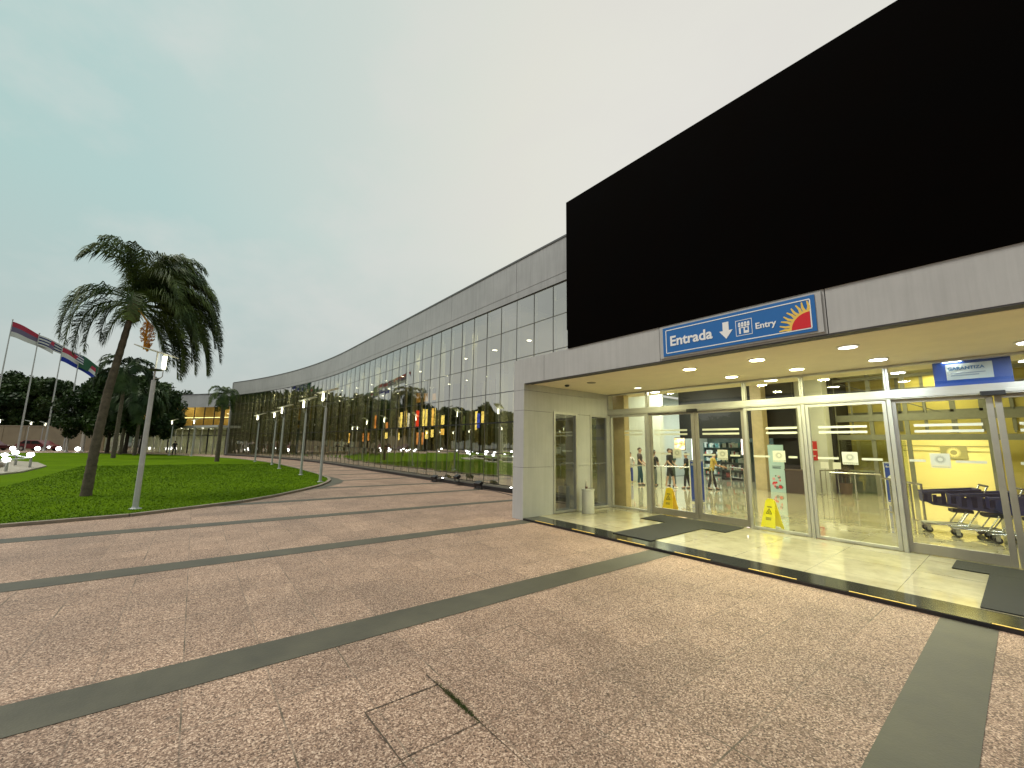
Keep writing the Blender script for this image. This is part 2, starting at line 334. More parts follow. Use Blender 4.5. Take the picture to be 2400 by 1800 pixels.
def lamp(name, typ, loc, energy, col, size=.2, parent=None, aim=(0, 0, -1), spread=None, sy=None):
    l = D.lights.new(name, typ); l.energy = energy; l.color = col
    if typ == 'AREA':
        l.shape = 'DISK' if sy is None else 'RECTANGLE'; l.size = size
        if sy is not None: l.size_y = sy
        if spread: l.spread = spread
    else: l.shadow_soft_size = size
    o = D.objects.new(name, l); COL.objects.link(o); o.location = loc
    if parent: o.parent = parent
    o.rotation_euler = (-Vector(aim)).to_track_quat('Z', 'Y').to_euler(); return o

# ------------------------------------------------------------------ facade curve
SX, CYC, RAD = -32.0, 9.72-85, 85.0
def fc(s, off=0.0):
    """point at length s along the glass facade from x=-7.9, off metres into the building; returns (x, y, tangent, inward normal)"""
    st = 24.1
    if s <= st: return (-7.9-s, 9.72+off, Vector((-1, 0, 0)), Vector((0, 1, 0)))
    a = (s-st)/RAD; n = Vector((-math.sin(a), math.cos(a), 0))
    return (SX-(RAD+off)*math.sin(a), CYC+(RAD+off)*math.cos(a), Vector((-math.cos(a), -math.sin(a), 0)), n)
def fp(s, off, z):
    x, y, t, n = fc(s, off); return Vector((x, y, z))
def strip(mb, s0, s1, o0, o1, z0, z1, step=1.0, m=0):
    """solid band following the facade"""
    k = max(1, int(math.ceil((s1-s0)/step))); ss = [s0+(s1-s0)*i/k for i in range(k+1)]; i0 = len(mb.v)
    for s in ss:
        for o_, z in ((o0, z0), (o1, z0), (o1, z1), (o0, z1)): mb.v.append(fp(s, o_, z)-mb.off)
    for i in range(k):
        a = i0+4*i; b = a+4
        for q in range(4): mb.f.append((a+q, b+q, b+(q+1) % 4, a+(q+1) % 4)); mb.m.append(m)
    mb.f.append((i0, i0+1, i0+2, i0+3)); mb.m.append(m); e_ = i0+4*k; mb.f.append((e_+3, e_+2, e_+1, e_)); mb.m.append(m)
    return mb

# ------------------------------------------------------------------ ground
g = MB(); g.quad((-700, -700, -.012), (700, -700, -.012), (700, 700, -.012), (-700, 700, -.012))
struct('ground', g, mat('asphalt', (.055, .054, .052), .85, noise=.25, nscale=1.5))
g = MB(); g.quad((-135, -34, 0), (12, -34, 0), (12, 9.75, 0), (-135, 9.75, 0)); struct('plaza_paving', g, PAV)
BANDS = [((-4.42, -3.5), (-3.96, -3.5), (-3.76, 6.42), (-4.17, 6.42)), ((-7.93, -3.5), (-7.48, -3.5), (-7.15, 6.42), (-7.53, 6.42)),
         ((-11.33, -4), (-10.86, -4), (-10.12, 9.45), (-10.42, 9.45)), ((-14.0, 1.2), (-13.62, 1.0), (-13.28, 9.45), (-13.62, 9.45)),
         ((-17.2, 3.9), (-16.8, 3.7), (-16.4, 9.45), (-16.72, 9.45)), ((-20.1, 5.75), (-19.72, 5.6), (-19.7, 9.45), (-20.05, 9.45)),
         ((-.76, -3.5), (-.34, -3.5), (-.34, 6.42), (-.74, 6.42))]
for k in range(6): x = -23.3-3.3*k; BANDS.append(((x-.36, 6.1), (x, 6.1), (x, 9.6), (x-.36, 9.6)))
for q in BANDS: struct('paving_band', MB().quad(*[(a, b, .004) for a, b in q]), BAND)
for q in (((-2.86, 1.12), (-2.85, 1.65)), ((-2.85, 1.645), (-2.33, 1.66)), ((-2.86, 1.12), (-2.34, 1.135)), ((-2.34, 1.135), (-1.86, 1.15)), ((-2.33, 1.655), (-1.70, 1.665)), ((-2.34, 1.14), (-2.33, 1.655)), ((-3.02, 1.64), (-2.85, 1.645))):
    a_, b_ = Vector((*q[0], .0042)), Vector((*q[1], .0042)); n_ = Vector((-(b_-a_).y, (b_-a_).x, 0)).normalized()*(.006 if q[0][0] < -2.4 else .0035)
    mb = MB(); k_ = 14
    for i in range(k_):
        p0, p1 = a_.lerp(b_, i/k_), a_.lerp(b_, (i+1)/k_); w0, w1 = rnd.uniform(.4, 1.2), rnd.uniform(.4, 1.2); mb.quad(p0-n_*w0, p1-n_*w1, p1+n_*w1, p0+n_*w0)
    struct('paving_joint', mb, mat('open_joint', (.070, .052, .036), .95, noise=.3, nscale=30))
mb = MB()
for i in range(1100):
    t = rnd.gauss(.5, .24); c = Vector((-2.85+.52*t, 1.652+rnd.gauss(0, .011), .004)); a_ = rnd.uniform(0, 6.28); h_ = rnd.uniform(.004, .013)
    mb.quad(c-Vector((math.cos(a_), math.sin(a_), 0))*.0025, c+Vector((math.cos(a_), math.sin(a_), 0))*.0025, c+Vector((rnd.uniform(-.008, .008), rnd.uniform(-.008, .008), h_)))
tag(mb.build('moss', mat('moss_green', (.055, .075, .012), .9)), 'tufts of green moss in an open paving joint in the foreground', 'moss', kind='stuff')
LAWN = [(-12.74, -2.52), (-12.96, -.7), (-14.16, 1.53), (-15.2, 2.6), (-16.5, 3.62), (-17.7, 4.45), (-18.9, 5.06), (-20.0, 5.48), (-21.2, 5.75), (-24.2, 6.0), (-30, 6.15), (-36.4, 6.1), (-42.5, 5.55), (-49.1, 4.4), (-56.5, 1.9), (-63.7, -1.4), (-69.5, -6.4), (-72.4, -11.1), (-72, -20), (-64, -27), (-50, -31), (-32, -30), (-20, -22), (-14.2, -11), (-12.9, -6)]
struct('lawn', MB().prism([(x, y, -.01) for x, y in LAWN], (0, 0, .055)), GRASS)
k = MB(); n = len(LAWN); cen = Vector((-40, -11, 0))
for i in range(n):
    a, b = Vector((*LAWN[i], 0)), Vector((*LAWN[(i+1) % n], 0)); d = (b-a).normalized(); nn = Vector((d.y, -d.x, 0))
    if nn.dot((a+b)/2-cen) < 0: nn = -nn
    p, c = LAWN[i-1], LAWN[(i+2) % n]
    a2 = a+nn*.13; b2 = b+nn*.13
    k.prism([a, b, b2, a2], (0, 0, .062))
struct('lawn_kerb', k, KERB)
# grey curved band where the path meets the lawn tip
k = MB()
for i in range(4, 9):
    a, b = Vector((*LAWN[i], .0045)), Vector((*LAWN[i+1], .0045)); d = (b-a).normalized(); nn = Vector((d.y, -d.x, 0))
    if nn.dot((a+b)/2-cen) < 0: nn = -nn
    w0 = .14+.5*math.sin(pi*(i-4)/5); w1 = .14+.5*math.sin(pi*(i-3)/5)
    k.quad(a+nn*.13, b+nn*.13, b+nn*(w1+.05), a+nn*(w0+.05))
struct('paving_edge', k, BAND)
# blades of grass over the near part of the lawn
def inside(x, y):
    c = False; j = n-1
    for i in range(n):
        xi, yi = LAWN[i]; xj, yj = LAWN[j]
        if (yi > y) != (yj > y) and x < (xj-xi)*(y-yi)/(yj-yi)+xi: c = not c
        j = i
    return c
gb = MB()
for i in range(60000):
    r = rnd.random()**1.6; x = -12.9-r*24; y = rnd.uniform(-4.5, 6.1)
    if not inside(x, y): continue
    a = rnd.uniform(0, 2*pi); h = rnd.uniform(.012, .036)*(1+.4*r); wd = .010+.012*r; dx, dy = math.cos(a)*wd, math.sin(a)*wd; lx, ly = rnd.uniform(-.03, .03), rnd.uniform(-.03, .03)
    gb.quad((x-dx, y-dy, .044), (x+dx, y+dy, .044), (x+lx, y+ly, .044+h))
tag(gb.build('grass', leaf_mat('grass_blade', (.070, .140, .003), (.130, .235, .004), 1.5)), 'short mown green grass covering the lawn', 'grass', kind='stuff')

# ------------------------------------------------------------------ glass building
NB = 53; B0 = .94; PITCH = .99; S_END = B0+NB*PITCH
ROWS = [.22, 1.40, 2.59, 3.76, 4.98, 6.17, 7.29]
gbld = thing('glass_building', 'long curving building with a tinted glass wall under a tall grey fascia', 'building', (-30, 9.72, 0)); GO = (-30, 9.72, 0)
PANEO = (-30, 9.72, 0)
for b in range(NB+1):
    s0 = 0.02 if b == 0 else B0+(b-1)*PITCH; s1 = B0+b*PITCH; mb = MB(GO)
    for r in range(6):
        j = [rnd.uniform(-.0042, .0042) for _ in range(4)]; z0, z1 = ROWS[r], ROWS[r+1]
        mb.quad(fp(s0, j[0], z0), fp(s1, j[1], z0), fp(s1, j[2], z1), fp(s0, j[3], z1))
    mb.build('glass_panel', FGL, gbld)
    x, y, t, nn = fc(s1); mb = MB(GO); mb.obox(Vector((x, y, 3.76))-nn*.004, t, nn, (0, 0, 1), .007, .010, 3.55); mb.build('mullion', mat('frame_grey', (.13, .13, .11), .4), gbld)
for zi, z in enumerate(ROWS):
    h = .012 if z not in (2.59,) else .024
    strip(MB(GO), .0, S_END, -.012, .03, z-h, z+h, 2.0).build('transom', DARK if z < 4 else mat('frame_grey', (.075,)*3), gbld)
mb = strip(MB(GO), .0, S_END, -.16, .35, -.01, .13, 2.0, 0); strip(mb, .0, S_END, -.045, .3, .132, .19, 2.0, 1); mb.build('plinth', [DARK, mat('plinth_ledge', (.20, .19, .15), .6)], gbld)
# fascia in big panels, coping on top, dark recess behind the seams
mb = MB(GO); s = -6.0
fas = MB(GO); strip(fas, -9.0, S_END-.02, -.04, .3, 7.315, 8.86, 1.5, 1)
while s < S_END-.1:
    e_ = min(s+4.95, S_END); strip(fas, s+.008, e_-.008, -.06, -.041, 7.60, 8.86, 1.0, 0); s = e_
strip(fas, -9.0, S_END, -.052, -.041, 7.315, 7.592, 1.0, 0)
fas.build('fascia', [PANELD, SEAM], gbld)
strip(MB(GO), -9.0, S_END+.02, -.085, .4, 8.862, 8.93, 1.0).build('coping', mat('coping_metal', (.10, .105, .11), .4), gbld)
strip(MB(GO), -9.0, S_END, .3, 13, 8.60, 8.84, 2.0).build('roof', SEAM, gbld)
# inside: floor, ceiling, back wall with tall curtains, columns
strip(MB(GO), 4.2, S_END-.3, .36, 11.4, -.005, .10, 2.0).build('interior_floor', FLOOR, gbld)
strip(MB(GO), 4.2, S_END-.3, .36, 11.4, 7.05, 7.25, 2.0).build('ceiling', mat('dim_ceiling', (.40, .39, .33), .8), gbld)
strip(MB(GO), 9.0, S_END-.3, 10.9, 11.2, .10, 7.05, 2.0).build('back_wall', mat('olive_wall', (.22, .19, .085), .8, noise=.3, nscale=.5), gbld)
strip(MB(GO), 9.0, 44, 2.4, 5.2, 3.70, 4.02, 1.0).build('mezzanine', mat('mezzanine_edge', (.05, .045, .035), .7), gbld)
mb = MB(GO)
for i in range(240):
    s = 4.4+i*.21+rnd.uniform(-.06, .06)
    if s > S_END-1: break
    if rnd.random() < .25: continue
    o_ = 1.9+rnd.uniform(-.2, .2); wd = rnd.uniform(.04, .11); h_ = 2.35 if s < 34 else 2.9
    x, y, t, nn = fc(s, o_); mb.obox(Vector((x, y, .12+h_)), t, nn, (0, 0, 1), wd, .03, h_, rnd.choice((0, 0, 1, 1, 2)))
mb.build('curtain', [mat('curtain_olive', (.32, .28, .12), .8), mat('curtain_brown', (.11, .085, .04), .8), mat('curtain_pale', (.46, .44, .30), .8)], gbld)
for s in [2.2, 5.0, 8.1, 11.1, 14.1, 17.1, 20.2, 23.2, 26.2, 29.2, 33, 37, 41, 45, 49]:
    x, y, t, nn = fc(s, .75); MB(GO).obox(Vector((x, y, 3.57)), t, nn, (0, 0, 1), .15, .15, 3.47).build('column', mat('column_white', (.62, .62, .55), .6), gbld)
for b in range(NB+1):
    x, y, t, nn = fc(B0+b*PITCH); MB(GO).obox(Vector((x, y, 3.76))+nn*.11, t, nn, (0, 0, 1), .010, .05, 3.40).build('fin', mat('fin_white', (.70, .71, .62), .5), gbld)
for s in (8, 13.5, 19, 24.5, 30, 35.5, 41, 46.5):
    x, y, t, nn = fc(s, 1.15); lamp('curtain_fill', 'AREA', Vector((x, y, 7.0))-Vector(GO), 42, (1, .93, .60), 4.5, gbld, sy=.25)  # unseen fill lamps, added so the curtain fronts behind the glass get light
x, y, t, nn = fc(S_END, 0)
MB(GO).obox(Vector((x, y, 4.45))+nn*4.2+t*.08, t, nn, (0, 0, 1), .10, 4.3, 4.45).build('end_wall', PANELD, gbld)
mb = MB(GO)
for s in (9, 17, 25, 33, 41, 49):
    x, y, t, nn = fc(s, 6.5); lamp('hall_light', 'AREA', Vector((x, y, 6.95))-Vector(GO), 150, (1, .90, .58), 3.0, gbld)
def ceil_light(loc, label, grp='round lights in the hall ceiling', m=LIT_C, r=.13):
    o = thing('ceiling_light', label, 'light', loc, grp)
    MB().lathe((0, 0, -.03), [(r*1.15, .0), (r*1.25, .03), (r*.8, .032)], 14).build('trim_ring', WHITE, o)
    MB().lathe((0, 0, -.036), [(r*.97, 0), (r*.97, .004)], 14).build('diffuser', m, o)
    return o
hl = None
for off, s0, ds, nn_ in ((3.7, 7.3, 3.1, 14), (8.6, 8.8, 3.0, 14), (6.1, 20, 3.4, 9)):
    for i in range(nn_):
        s = s0+ds*i+rnd.uniform(-.1, .1)
        if s > S_END-1.2: break
        p = fp(s, off, 7.05)
        if hl is None: hl = ceil_light(p, 'small round lit spot in the hall ceiling behind the tinted glass')
        else: dup(hl, p)
# lit display panels standing inside the glass
DISP = [(-24.17, 2.71, 3.31, .22, 'y'), (-23.75, 2.69, 3.61, .22, 'y'), (-23.15, 2.68, 3.67, .25, 'y'), (-22.71, 2.7, 3.51, .2, 'w'), (-22.03, 2.7, 3.35, .18, 'o'), (-21.59, 2.69, 3.59, .3, 'r'), (-20.94, 2.68, 3.63, .33, 'y'), (-20.45, 2.69, 3.6, .16, 'y'), (-19.84, 2.68, 3.61, .3, 'a'), (-19.38, 2.69, 3.62, .27, 'y'), (-18.74, 2.71, 3.19, .34, 'y'), (-24.09, 1.93, 2.38, .31, 'y'), (-21.42, 1.68, 2.35, .19, 'o'), (-20.81, 1.68, 2.34, .17, 'o'), (-20.39, 1.99, 2.45, .31, 'y'), (-19.82, 2.07, 2.48, .33, 'y'), (-19.29, 2.2, 2.49, .16, 'o'), (-18.69, 2.19, 2.5, .31, 'a'), (-28.19, 2.73, 3.59, .46, 'o'), (-25.97, 2.68, 3.07, .3, 'o'), (-33.6, 1.69, 2.46, .52, 'a'), (-30.37, 1.82, 2.42, .38, 'o'), (-29.29, 1.88, 2.43, .42, 'o'), (-25.99, 2.02, 2.41, .35, 'y'), (-16.11, 2.41, 3.07, .13, 'w'), (-15.63, 2.38, 3.22, .2, 'y'), (-15.4, 2.46, 3.11, .16, 'b'), (-15.06, 2.65, 3.19, .14, 'y'), (-16.68, 2.38, 3.06, .22, 'g'), (-21.66, 4.05, 4.59, .53, 'n'), (-20.75, 4.05, 4.51, .5, 'n'), (-19.74, 4.05, 4.40, .74, 'n')]
DC = {'y': ((1, .74, .20), 2.2, 'yellow'), 'a': ((1, .58, .13), 1.9, 'amber'), 'o': ((1, .38, .10), 1.2, 'orange'), 'r': ((1, .07, .03), 1.6, 'red'), 'w': ((.95, .85, .72), 1.3, 'whitish'), 'b': ((.08, .12, .8), 1.2, 'blue'), 'g': ((.22, .25, .08), .6, 'olive'), 'n': ((.5, .25, .04), .8, 'brown')}
def dispmat(c):
    nm = 'display_'+DC[c][2]
    if nm in MATS: return MATS[nm]
    m = emit(nm, DC[c][0], DC[c][1]); t = m.node_tree; b = t.nodes['Principled BSDF']
    tcn = t.nodes.new('ShaderNodeTexCoord'); nz = t.nodes.new('ShaderNodeTexNoise'); nz.inputs['Scale'].default_value = 3.5; nz.inputs['Detail'].default_value = 3
    mr = t.nodes.new('ShaderNodeMapRange'); mr.inputs[1].default_value = .3; mr.inputs[2].default_value = .7; mr.inputs[3].default_value = DC[c][1]*.35; mr.inputs[4].default_value = DC[c][1]*1.3
    t.links.new(tcn.outputs['Object'], nz.inputs[0]); t.links.new(nz.outputs[0], mr.inputs[0]); t.links.new(mr.outputs[0], b.inputs['Emission Strength']); return m
xs_sorted = sorted(DISP)
for i, (x, z0, z1, wd, c) in enumerate(DISP):
    y = 10.42
    if x < -32: y = CYC+math.sqrt((RAD+.7)**2-(x+32)**2)
    tier = 'upper' if z1 > 2.62 and c != 'n' else ('top' if c == 'n' else 'lower')
    pos = sorted([d for d in DISP if (d[2] > 2.62) == (z1 > 2.62) and d[4] == c]).index(DISP[i])+1
    tot = len([d for d in DISP if (d[2] > 2.62) == (z1 > 2.62) and d[4] == c])
    ordn = ['first', 'second', 'third', 'fourth', 'fifth', 'sixth', 'seventh', 'eighth', 'ninth', 'tenth', 'eleventh'][pos-1]
    lab = 'glowing %s display panel, %s tier%s' % (DC[c][2], tier, ', behind the glass' if tot == 1 else ', %s of its colour from the left' % ordn)
    o = thing('display_panel', lab, 'display', (x, y, z0), 'lit display panels behind the glass')
    MB().box(-.02, wd*.85, 0, .05, 0, z1-z0).build('light_face', dispmat(c), o)
    MB().box(-.045, wd*.85+.025, .052, .09, -.03, z1-z0+.03).build('back_frame', DARK, o)
fl = MB(); strip(fl, 9.5, 22.5, 1.0, 1.06, 2.55, 4.75, 1.0)
tag(fl.build('display_wall', mat('display_dark', (.012, .010, .006), .7)), 'dark partition behind the row of lit display panels', 'partition')

# floodlights along the foot of the glass, and their cable
def flood(loc, rz, label):
    o = thing('floodlight', label, 'floodlight', loc, 'black floodlights at the foot of the glass wall'); o.rotation_euler = (0, 0, rz)
    MB().obox(Vector((0, 0, .20)), (1, 0, 0), (0, 1, .5), (0, -.5, 1), .17, .10, .06).build('housing', BLKP, o, bevel=.012)
    mb = MB(); mb.box(-.20, -.18, -.02, .02, .0, .22); mb.box(.18, .20, -.02, .02, 0, .22); mb.box(-.18, .18, -.02, .02, .0, .015); mb.build('bracket', BLKP, o)
    MB().box(-.15, .15, -.12, .10, -.02, -.001).build('base', BLKP, o)
    return o
flood((-17.2, 9.36, .022), .1, 'black floodlight on a bracket, farthest of three at the foot of the glass wall')
flood((-15.3, 9.40, .16), -.1, 'black floodlight tilted on the dark ledge, middle of three along the glass wall')
flood((-13.6, 9.34, .022), .15, 'black floodlight by the glass wall, nearest of three to the entrance pillar')
mb = MB(); mb.tube([(-13.4, 9.3, .015), (-12.6, 9.42, .012), (-12.0, 9.28, .012), (-11.2, 9.15, .012), (-10.4, 9.0, .012), (-9.4, 9.2, .012), (-8.2, 9.3, .012)], .012, 6)
tag(mb.build('cable', BLKP), 'black cable trailing over the paving from floodlight towards the entrance pillar', 'cable')
def uplight(x, y, label):
    o = thing('ground_light', label, 'light', (x, y, .132), 'small lights along the foot of the glass wall')
    MB().lathe((0, 0, 0), [(.06, 0), (.06, .05), (.045, .055)], 12).build('housing', BLKP, o); MB().lathe((0, 0, .056), [(.043, 0), (.03, .015), (.005, .02)], 12).build('lens', LIT_F, o)
uplight(-11.9, 9.62, 'small glowing ground light on the ledge beside the entrance pillar')
uplight(-16.9, 9.62, 'small glowing ground light on the ledge near the farthest floodlight')

# ------------------------------------------------------------------ entrance building
YD = 9.70; FZ = .047; YF = 6.44; XR = 9.0
ent = thing('entrance_building', 'entrance block with black upper wall above a grey canopy and glass doors', 'building', (-4, 6.44, 0)); EO = (-4, 6.44, 0)
def E_(name, mb, m, parent=None, **k): return mb.build(name, m, parent or ent, **k)
# canopy fascia panels with seams
mb = MB(EO); mb.box(-7.90, XR, YF+.012, YF+.3, 3.225, 3.825, 1)
for x0, x1 in ((-7.91, -6.82), (-6.808, -3.855), (-3.843, -1.445), (-1.433, 1.6), (1.612, 4.6), (4.612, XR)): mb.box(x0, x1, YF, YF+.011, 3.22, 3.83)
mb.box(-7.91, -7.895, YF+.012, 9.70, 3.22, 3.83)
E_('canopy_fascia', mb, [PANEL, SEAM])
E_('drip_edge', MB(EO).box(-7.5, XR, YF+.004, YF+.10, 3.200, 3.219), SEAM)
mb = MB(EO); mb.box(-7.518, XR, YF+.31, YD+.9, 3.222, 3.40); E_('soffit', mb, SOFF)
E_('canopy_roof', MB(EO).box(-7.89, XR, YF+.31, 9.69, 3.70, 3.80), SEAM)
mb = MB(EO); mb.box(-6.07, XR, YF-.02, 11.5, 4.252, 7.29); mb.box(-6.045, XR, YF-.02, 11.5, 3.832, 4.2515); E_('black_wall', mb, BLACK)
E_('wall_coping', MB(EO).box(-6.068, XR, YF-.018, 11.5, 7.2905, 7.30), BLACK)
# left pier with two slot windows
mb = MB(EO); X0, X1 = -7.91, -7.52
Wn = [(7.47, 8.30), (8.89, 9.60)]
ys = [(YF, Wn[0][0]), (Wn[0][1], Wn[1][0]), (Wn[1][1], 9.90)]
for a, b in ys:
    for z0, z1 in ((0, 1.196), (1.204, 2.564), (2.572, 3.06), (3.068, 3.219)): mb.box(X0, X1, a, b, z0, z1)
for a, b in Wn:
    mb.box(X0, X1, a, b, 0, .085); mb.box(X0, X1, a, b, 2.60, 3.06); mb.box(X0, X1, a, b, 3.068, 3.219)
mb.box(X0+.006, X1-.006, YF+.006, YF+.9, .01, 3.2, 1); mb.box(X0+.006, X1-.006, YF+2.0, YF+2.15, .01, 3.2, 1)
E_('pier', mb, [PANEL, SEAM])
for a, b in Wn:
    mb = MB(EO)
    for q in ((a-.03, a+.03), (b-.03, b+.03)): mb.box(X1-.05, X1+.02, q[0], q[1], .06, 2.60)
    mb.box(X1-.05, X1+.02, a+.03, b-.03, 2.54, 2.60); mb.box(X1-.05, X1+.03, a+.03, b-.03, .06, .10)
    fr = E_('slot_window', mb, ALU)
    E_('pane', MB(EO).quad((X1-.02, a+.03, .10), (X1-.02, b-.03, .10), (X1-.02, b-.03, 2.54), (X1-.02, a+.03, 2.54)), glass('slot_glass', (.25, .27, .22), 2.0), fr)
# floor: granite edge step, cream tiles
E_('step', MB(EO).box(-7.5, XR, YF, 6.94, .004, FZ), GRAN)
E_('step_riser', MB(EO).box(-7.5, XR, YF-.012, YF-.0005, .004, FZ-.006), DARK)
E_('floor', MB(EO).box(-7.515, XR, 6.942, YD+.14, .0, FZ-.002), FLOOR)
x = -7.1
while x < XR: E_('step_edge_strip', MB(EO).box(x, x+.58, YF-.003, YF+.022, FZ+.0005, FZ+.005), YELE); x += 1.12
# door frame
PX = [-7.50, -6.24, -3.79, -2.70, -1.41, .98, 2.27, 3.5, 6.0, XR]
mb = MB(EO)
mb.box(-7.515, XR, YD-.05, YD+.11, 2.61, 2.775); mb.box(-7.515, XR, YD-.062, YD-.0505, 2.63, 2.69); mb.box(-7.515, XR, YD-.05, YD+.05, 3.18, 3.219)
E_('door_header', mb, ALU, bevel=.006)
for x in PX[1:-1]:
    mb = MB(EO); mb.box(x-.035, x-.006, YD-.055, YD+.05, 2.776, 3.179); mb.box(x+.006, x+.035, YD-.055, YD+.05, 2.776, 3.179); mb.box(x-.0055, x+.0055, YD-.03, YD+.05, 2.776, 3.179)
    E_('transom_frame', mb, ALU, bevel=.004)
E_('transom_frame', MB(EO).box(-7.515, -7.47, YD-.055, YD+.05, 2.776, 3.179), ALU, bevel=.004)
for i in range(len(PX)-1):
    E_('transom_pane', MB(EO).quad((PX[i]+.036, YD, 2.78), (PX[i+1]-.036, YD, 2.78), (PX[i+1]-.036, YD, 3.178), (PX[i]+.036, YD, 3.178)), GLS)
STK = mat('frosted_sticker', (.60, .61, .52), .7); STKG = mat('sticker_grey', (.36, .38, .31), .7)
def sun_sticker(cx, cz, y, parent, s=.115):
    mb = MB(EO); mb.box(cx-s, cx+s, y-.004, y-.002, cz-s*.72, cz+s)
    mb.box(cx-s, cx+s, y-.004, y-.002, cz-s*1.02, cz-s*.78)
    mb.build('sticker', STK, parent)
    mb = MB(EO)
    for k in range(18):
        a = 2*pi*k/18; d = Vector((math.cos(a), 0, math.sin(a))); t = Vector((-d.z, 0, d.x)); c = Vector((cx, y-.0052, cz+s*.16))
        mb.quad(c+d*s*.36-t*.006, c+d*s*.36+t*.006, c+d*s*.58+t*.004, c+d*s*.58-t*.004)
    c = Vector((cx, y-.0052, cz+s*.16))
    for k in range(20):
        a, b = 2*pi*k/20, 2*pi*(k+1)/20
        mb.quad(c+Vector((math.cos(a), 0, math.sin(a)))*s*.27, c+Vector((math.cos(b), 0, math.sin(b)))*s*.27, c+Vector((math.cos(b), 0, math.sin(b)))*s*.38, c+Vector((math.cos(a), 0, math.sin(a)))*s*.38)
    for k in range(7): mb.quad(*[Vector((cx-s*.85+k*s*.25+dx, y-.0052, cz-s*.90+dz)) for dx, dz in ((0, -.006), (s*.17, -.006), (s*.17, .006), (0, .006))])
    mb.build('sun_mark', STKG, parent)
def stripes(x0, x1, y, parent):
    for z in (2.055, 2.155): MB(EO).box(x0, x1, y-.004, y-.002, z-.022, z+.022).build('glass_stripe', STK, parent)
def pane(kind, x0, x1, y, fw, bot, fm, st=None, mid=None):
    mb = MB(EO); d = .03; zt = 2.605; zb = FZ+.008
    mb.box(x0, x0+fw, y-d, y+d, zb, zt); mb.box(x1-fw, x1, y-d, y+d, zb, zt); mb.box(x0+fw, x1-fw, y-d, y+d, zt-.055, zt); mb.box(x0+fw, x1-fw, y-d, y+d, zb, zb+bot)
    o = E_(kind, mb, fm, bevel=.004)
    E_('pane', MB(EO).quad((x0+fw, y, zb+bot), (x1-fw, y, zb+bot), (x1-fw, y, zt-.055), (x0+fw, y, zt-.055)), GLS, o)
    if st:
        stripes(st[0], st[1], y, o); mb = MB(EO)
    if mid:
        sun_sticker(mid, 1.575, y, o)
        MB(EO).box(x0+fw+.08, mid-.17, y-.004, y-.002, 1.545, 1.585).build('glass_stripe', STK, o); MB(EO).box(mid+.17, x1-fw-.08, y-.004, y-.002, 1.545, 1.585).build('glass_stripe', STK, o)
    return o
pane('fixed_pane', -7.46, -6.275, YD, .05, .05, ALU, (-6.97, -6.40))
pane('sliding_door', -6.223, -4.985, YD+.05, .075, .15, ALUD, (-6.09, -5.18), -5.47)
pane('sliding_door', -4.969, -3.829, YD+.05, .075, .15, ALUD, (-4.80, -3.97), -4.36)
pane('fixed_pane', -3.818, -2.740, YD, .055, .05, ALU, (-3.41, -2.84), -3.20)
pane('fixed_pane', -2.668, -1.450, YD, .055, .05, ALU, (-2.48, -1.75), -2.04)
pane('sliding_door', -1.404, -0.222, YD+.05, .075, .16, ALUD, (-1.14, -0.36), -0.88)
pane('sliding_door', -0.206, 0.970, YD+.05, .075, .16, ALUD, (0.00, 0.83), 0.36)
pane('fixed_pane', 0.991, 2.239, YD, .055, .05, ALU); pane('fixed_pane', 2.301, 3.478, YD, .055, .05, ALU)
mb = MB(EO)
for x in PX[1:-1]: E_('door_post', MB(EO).box(x-.028, x+.028, YD-.045, YD+.02, FZ, 2.609), ALU)
for x in (-4.97, -.21):
    MB(EO).box(x-.13, x+.13, YD-.12, YD-.063, 2.58, 2.655).build('door_sensor', BLKP, ent, bevel=.01)
MB(EO).lathe((-6.95, 7.35, 3.17), [(.015, .052), (.055, .045), (.06, .02), (.03, .0)], 14).build('dome_camera', BLKP, ent)
MB(EO).lathe((-6.30, 7.5, 3.208), [(.10, .0), (.11, .013)], 20).build('unlit_downlight', mat('unlit_downlight_grey', (.25, .23, .17), .7), ent)  # grey disc is a soffit downlight that is switched off

# downlights under the canopy
def downlight(x, y, m, label, e, col, r=.115):
    o = thing('downlight', label, 'light', (x, y, 3.222), 'round downlights in the canopy soffit')
    MB().lathe((0, 0, -.02), [(r, 0), (r*1.18, .008), (r*1.2, .02)], 28).build('trim_ring', WHITE, o)
    MB().lathe((0, 0, -.0225), [(r*.96, 0), (r*.96, .002)], 28).build('diffuser', m, o)
    if e > 0: lamp('bulb', 'AREA', (0, 0, -.035), e, col, r*1.8, o)
GY, CW = (1.0, .99, .52), (.86, .97, 1.0)
downlight(-3.86, 7.46, LIT_Y, 'lit greenish downlight in the front row under the entrance sign, left end', 20, GY)
downlight(-2.68, 7.47, LIT_Y, 'lit greenish downlight in the front row under the right part of the entrance sign', 21, GY)
downlight(-1.46, 7.46, emit('downlight_dim', (.95, 1, 1), 2.2), 'dimmer white downlight in the front row right of the sign', 5, CW)
downlight(-3.70, 8.90, LIT_Y, 'lit greenish downlight close to the door frame above the mats', 20, GY)
downlight(-2.52, 8.88, LIT_Y, 'lit greenish downlight close to the door frame above a fixed pane', 21, GY)
downlight(-1.36, 8.85, LIT_W, 'bright cool white downlight close to the door frame at right', 22, CW)
downlight(-6.0, 8.94, emit('downlight_faint', (1, .98, .7), 2.0), 'faint slim downlight near the stone pillar at the left end', 13, GY, .09)
downlight(.2, 8.85, LIT_W, 'cool white downlight at the right edge of the canopy', 14, CW)

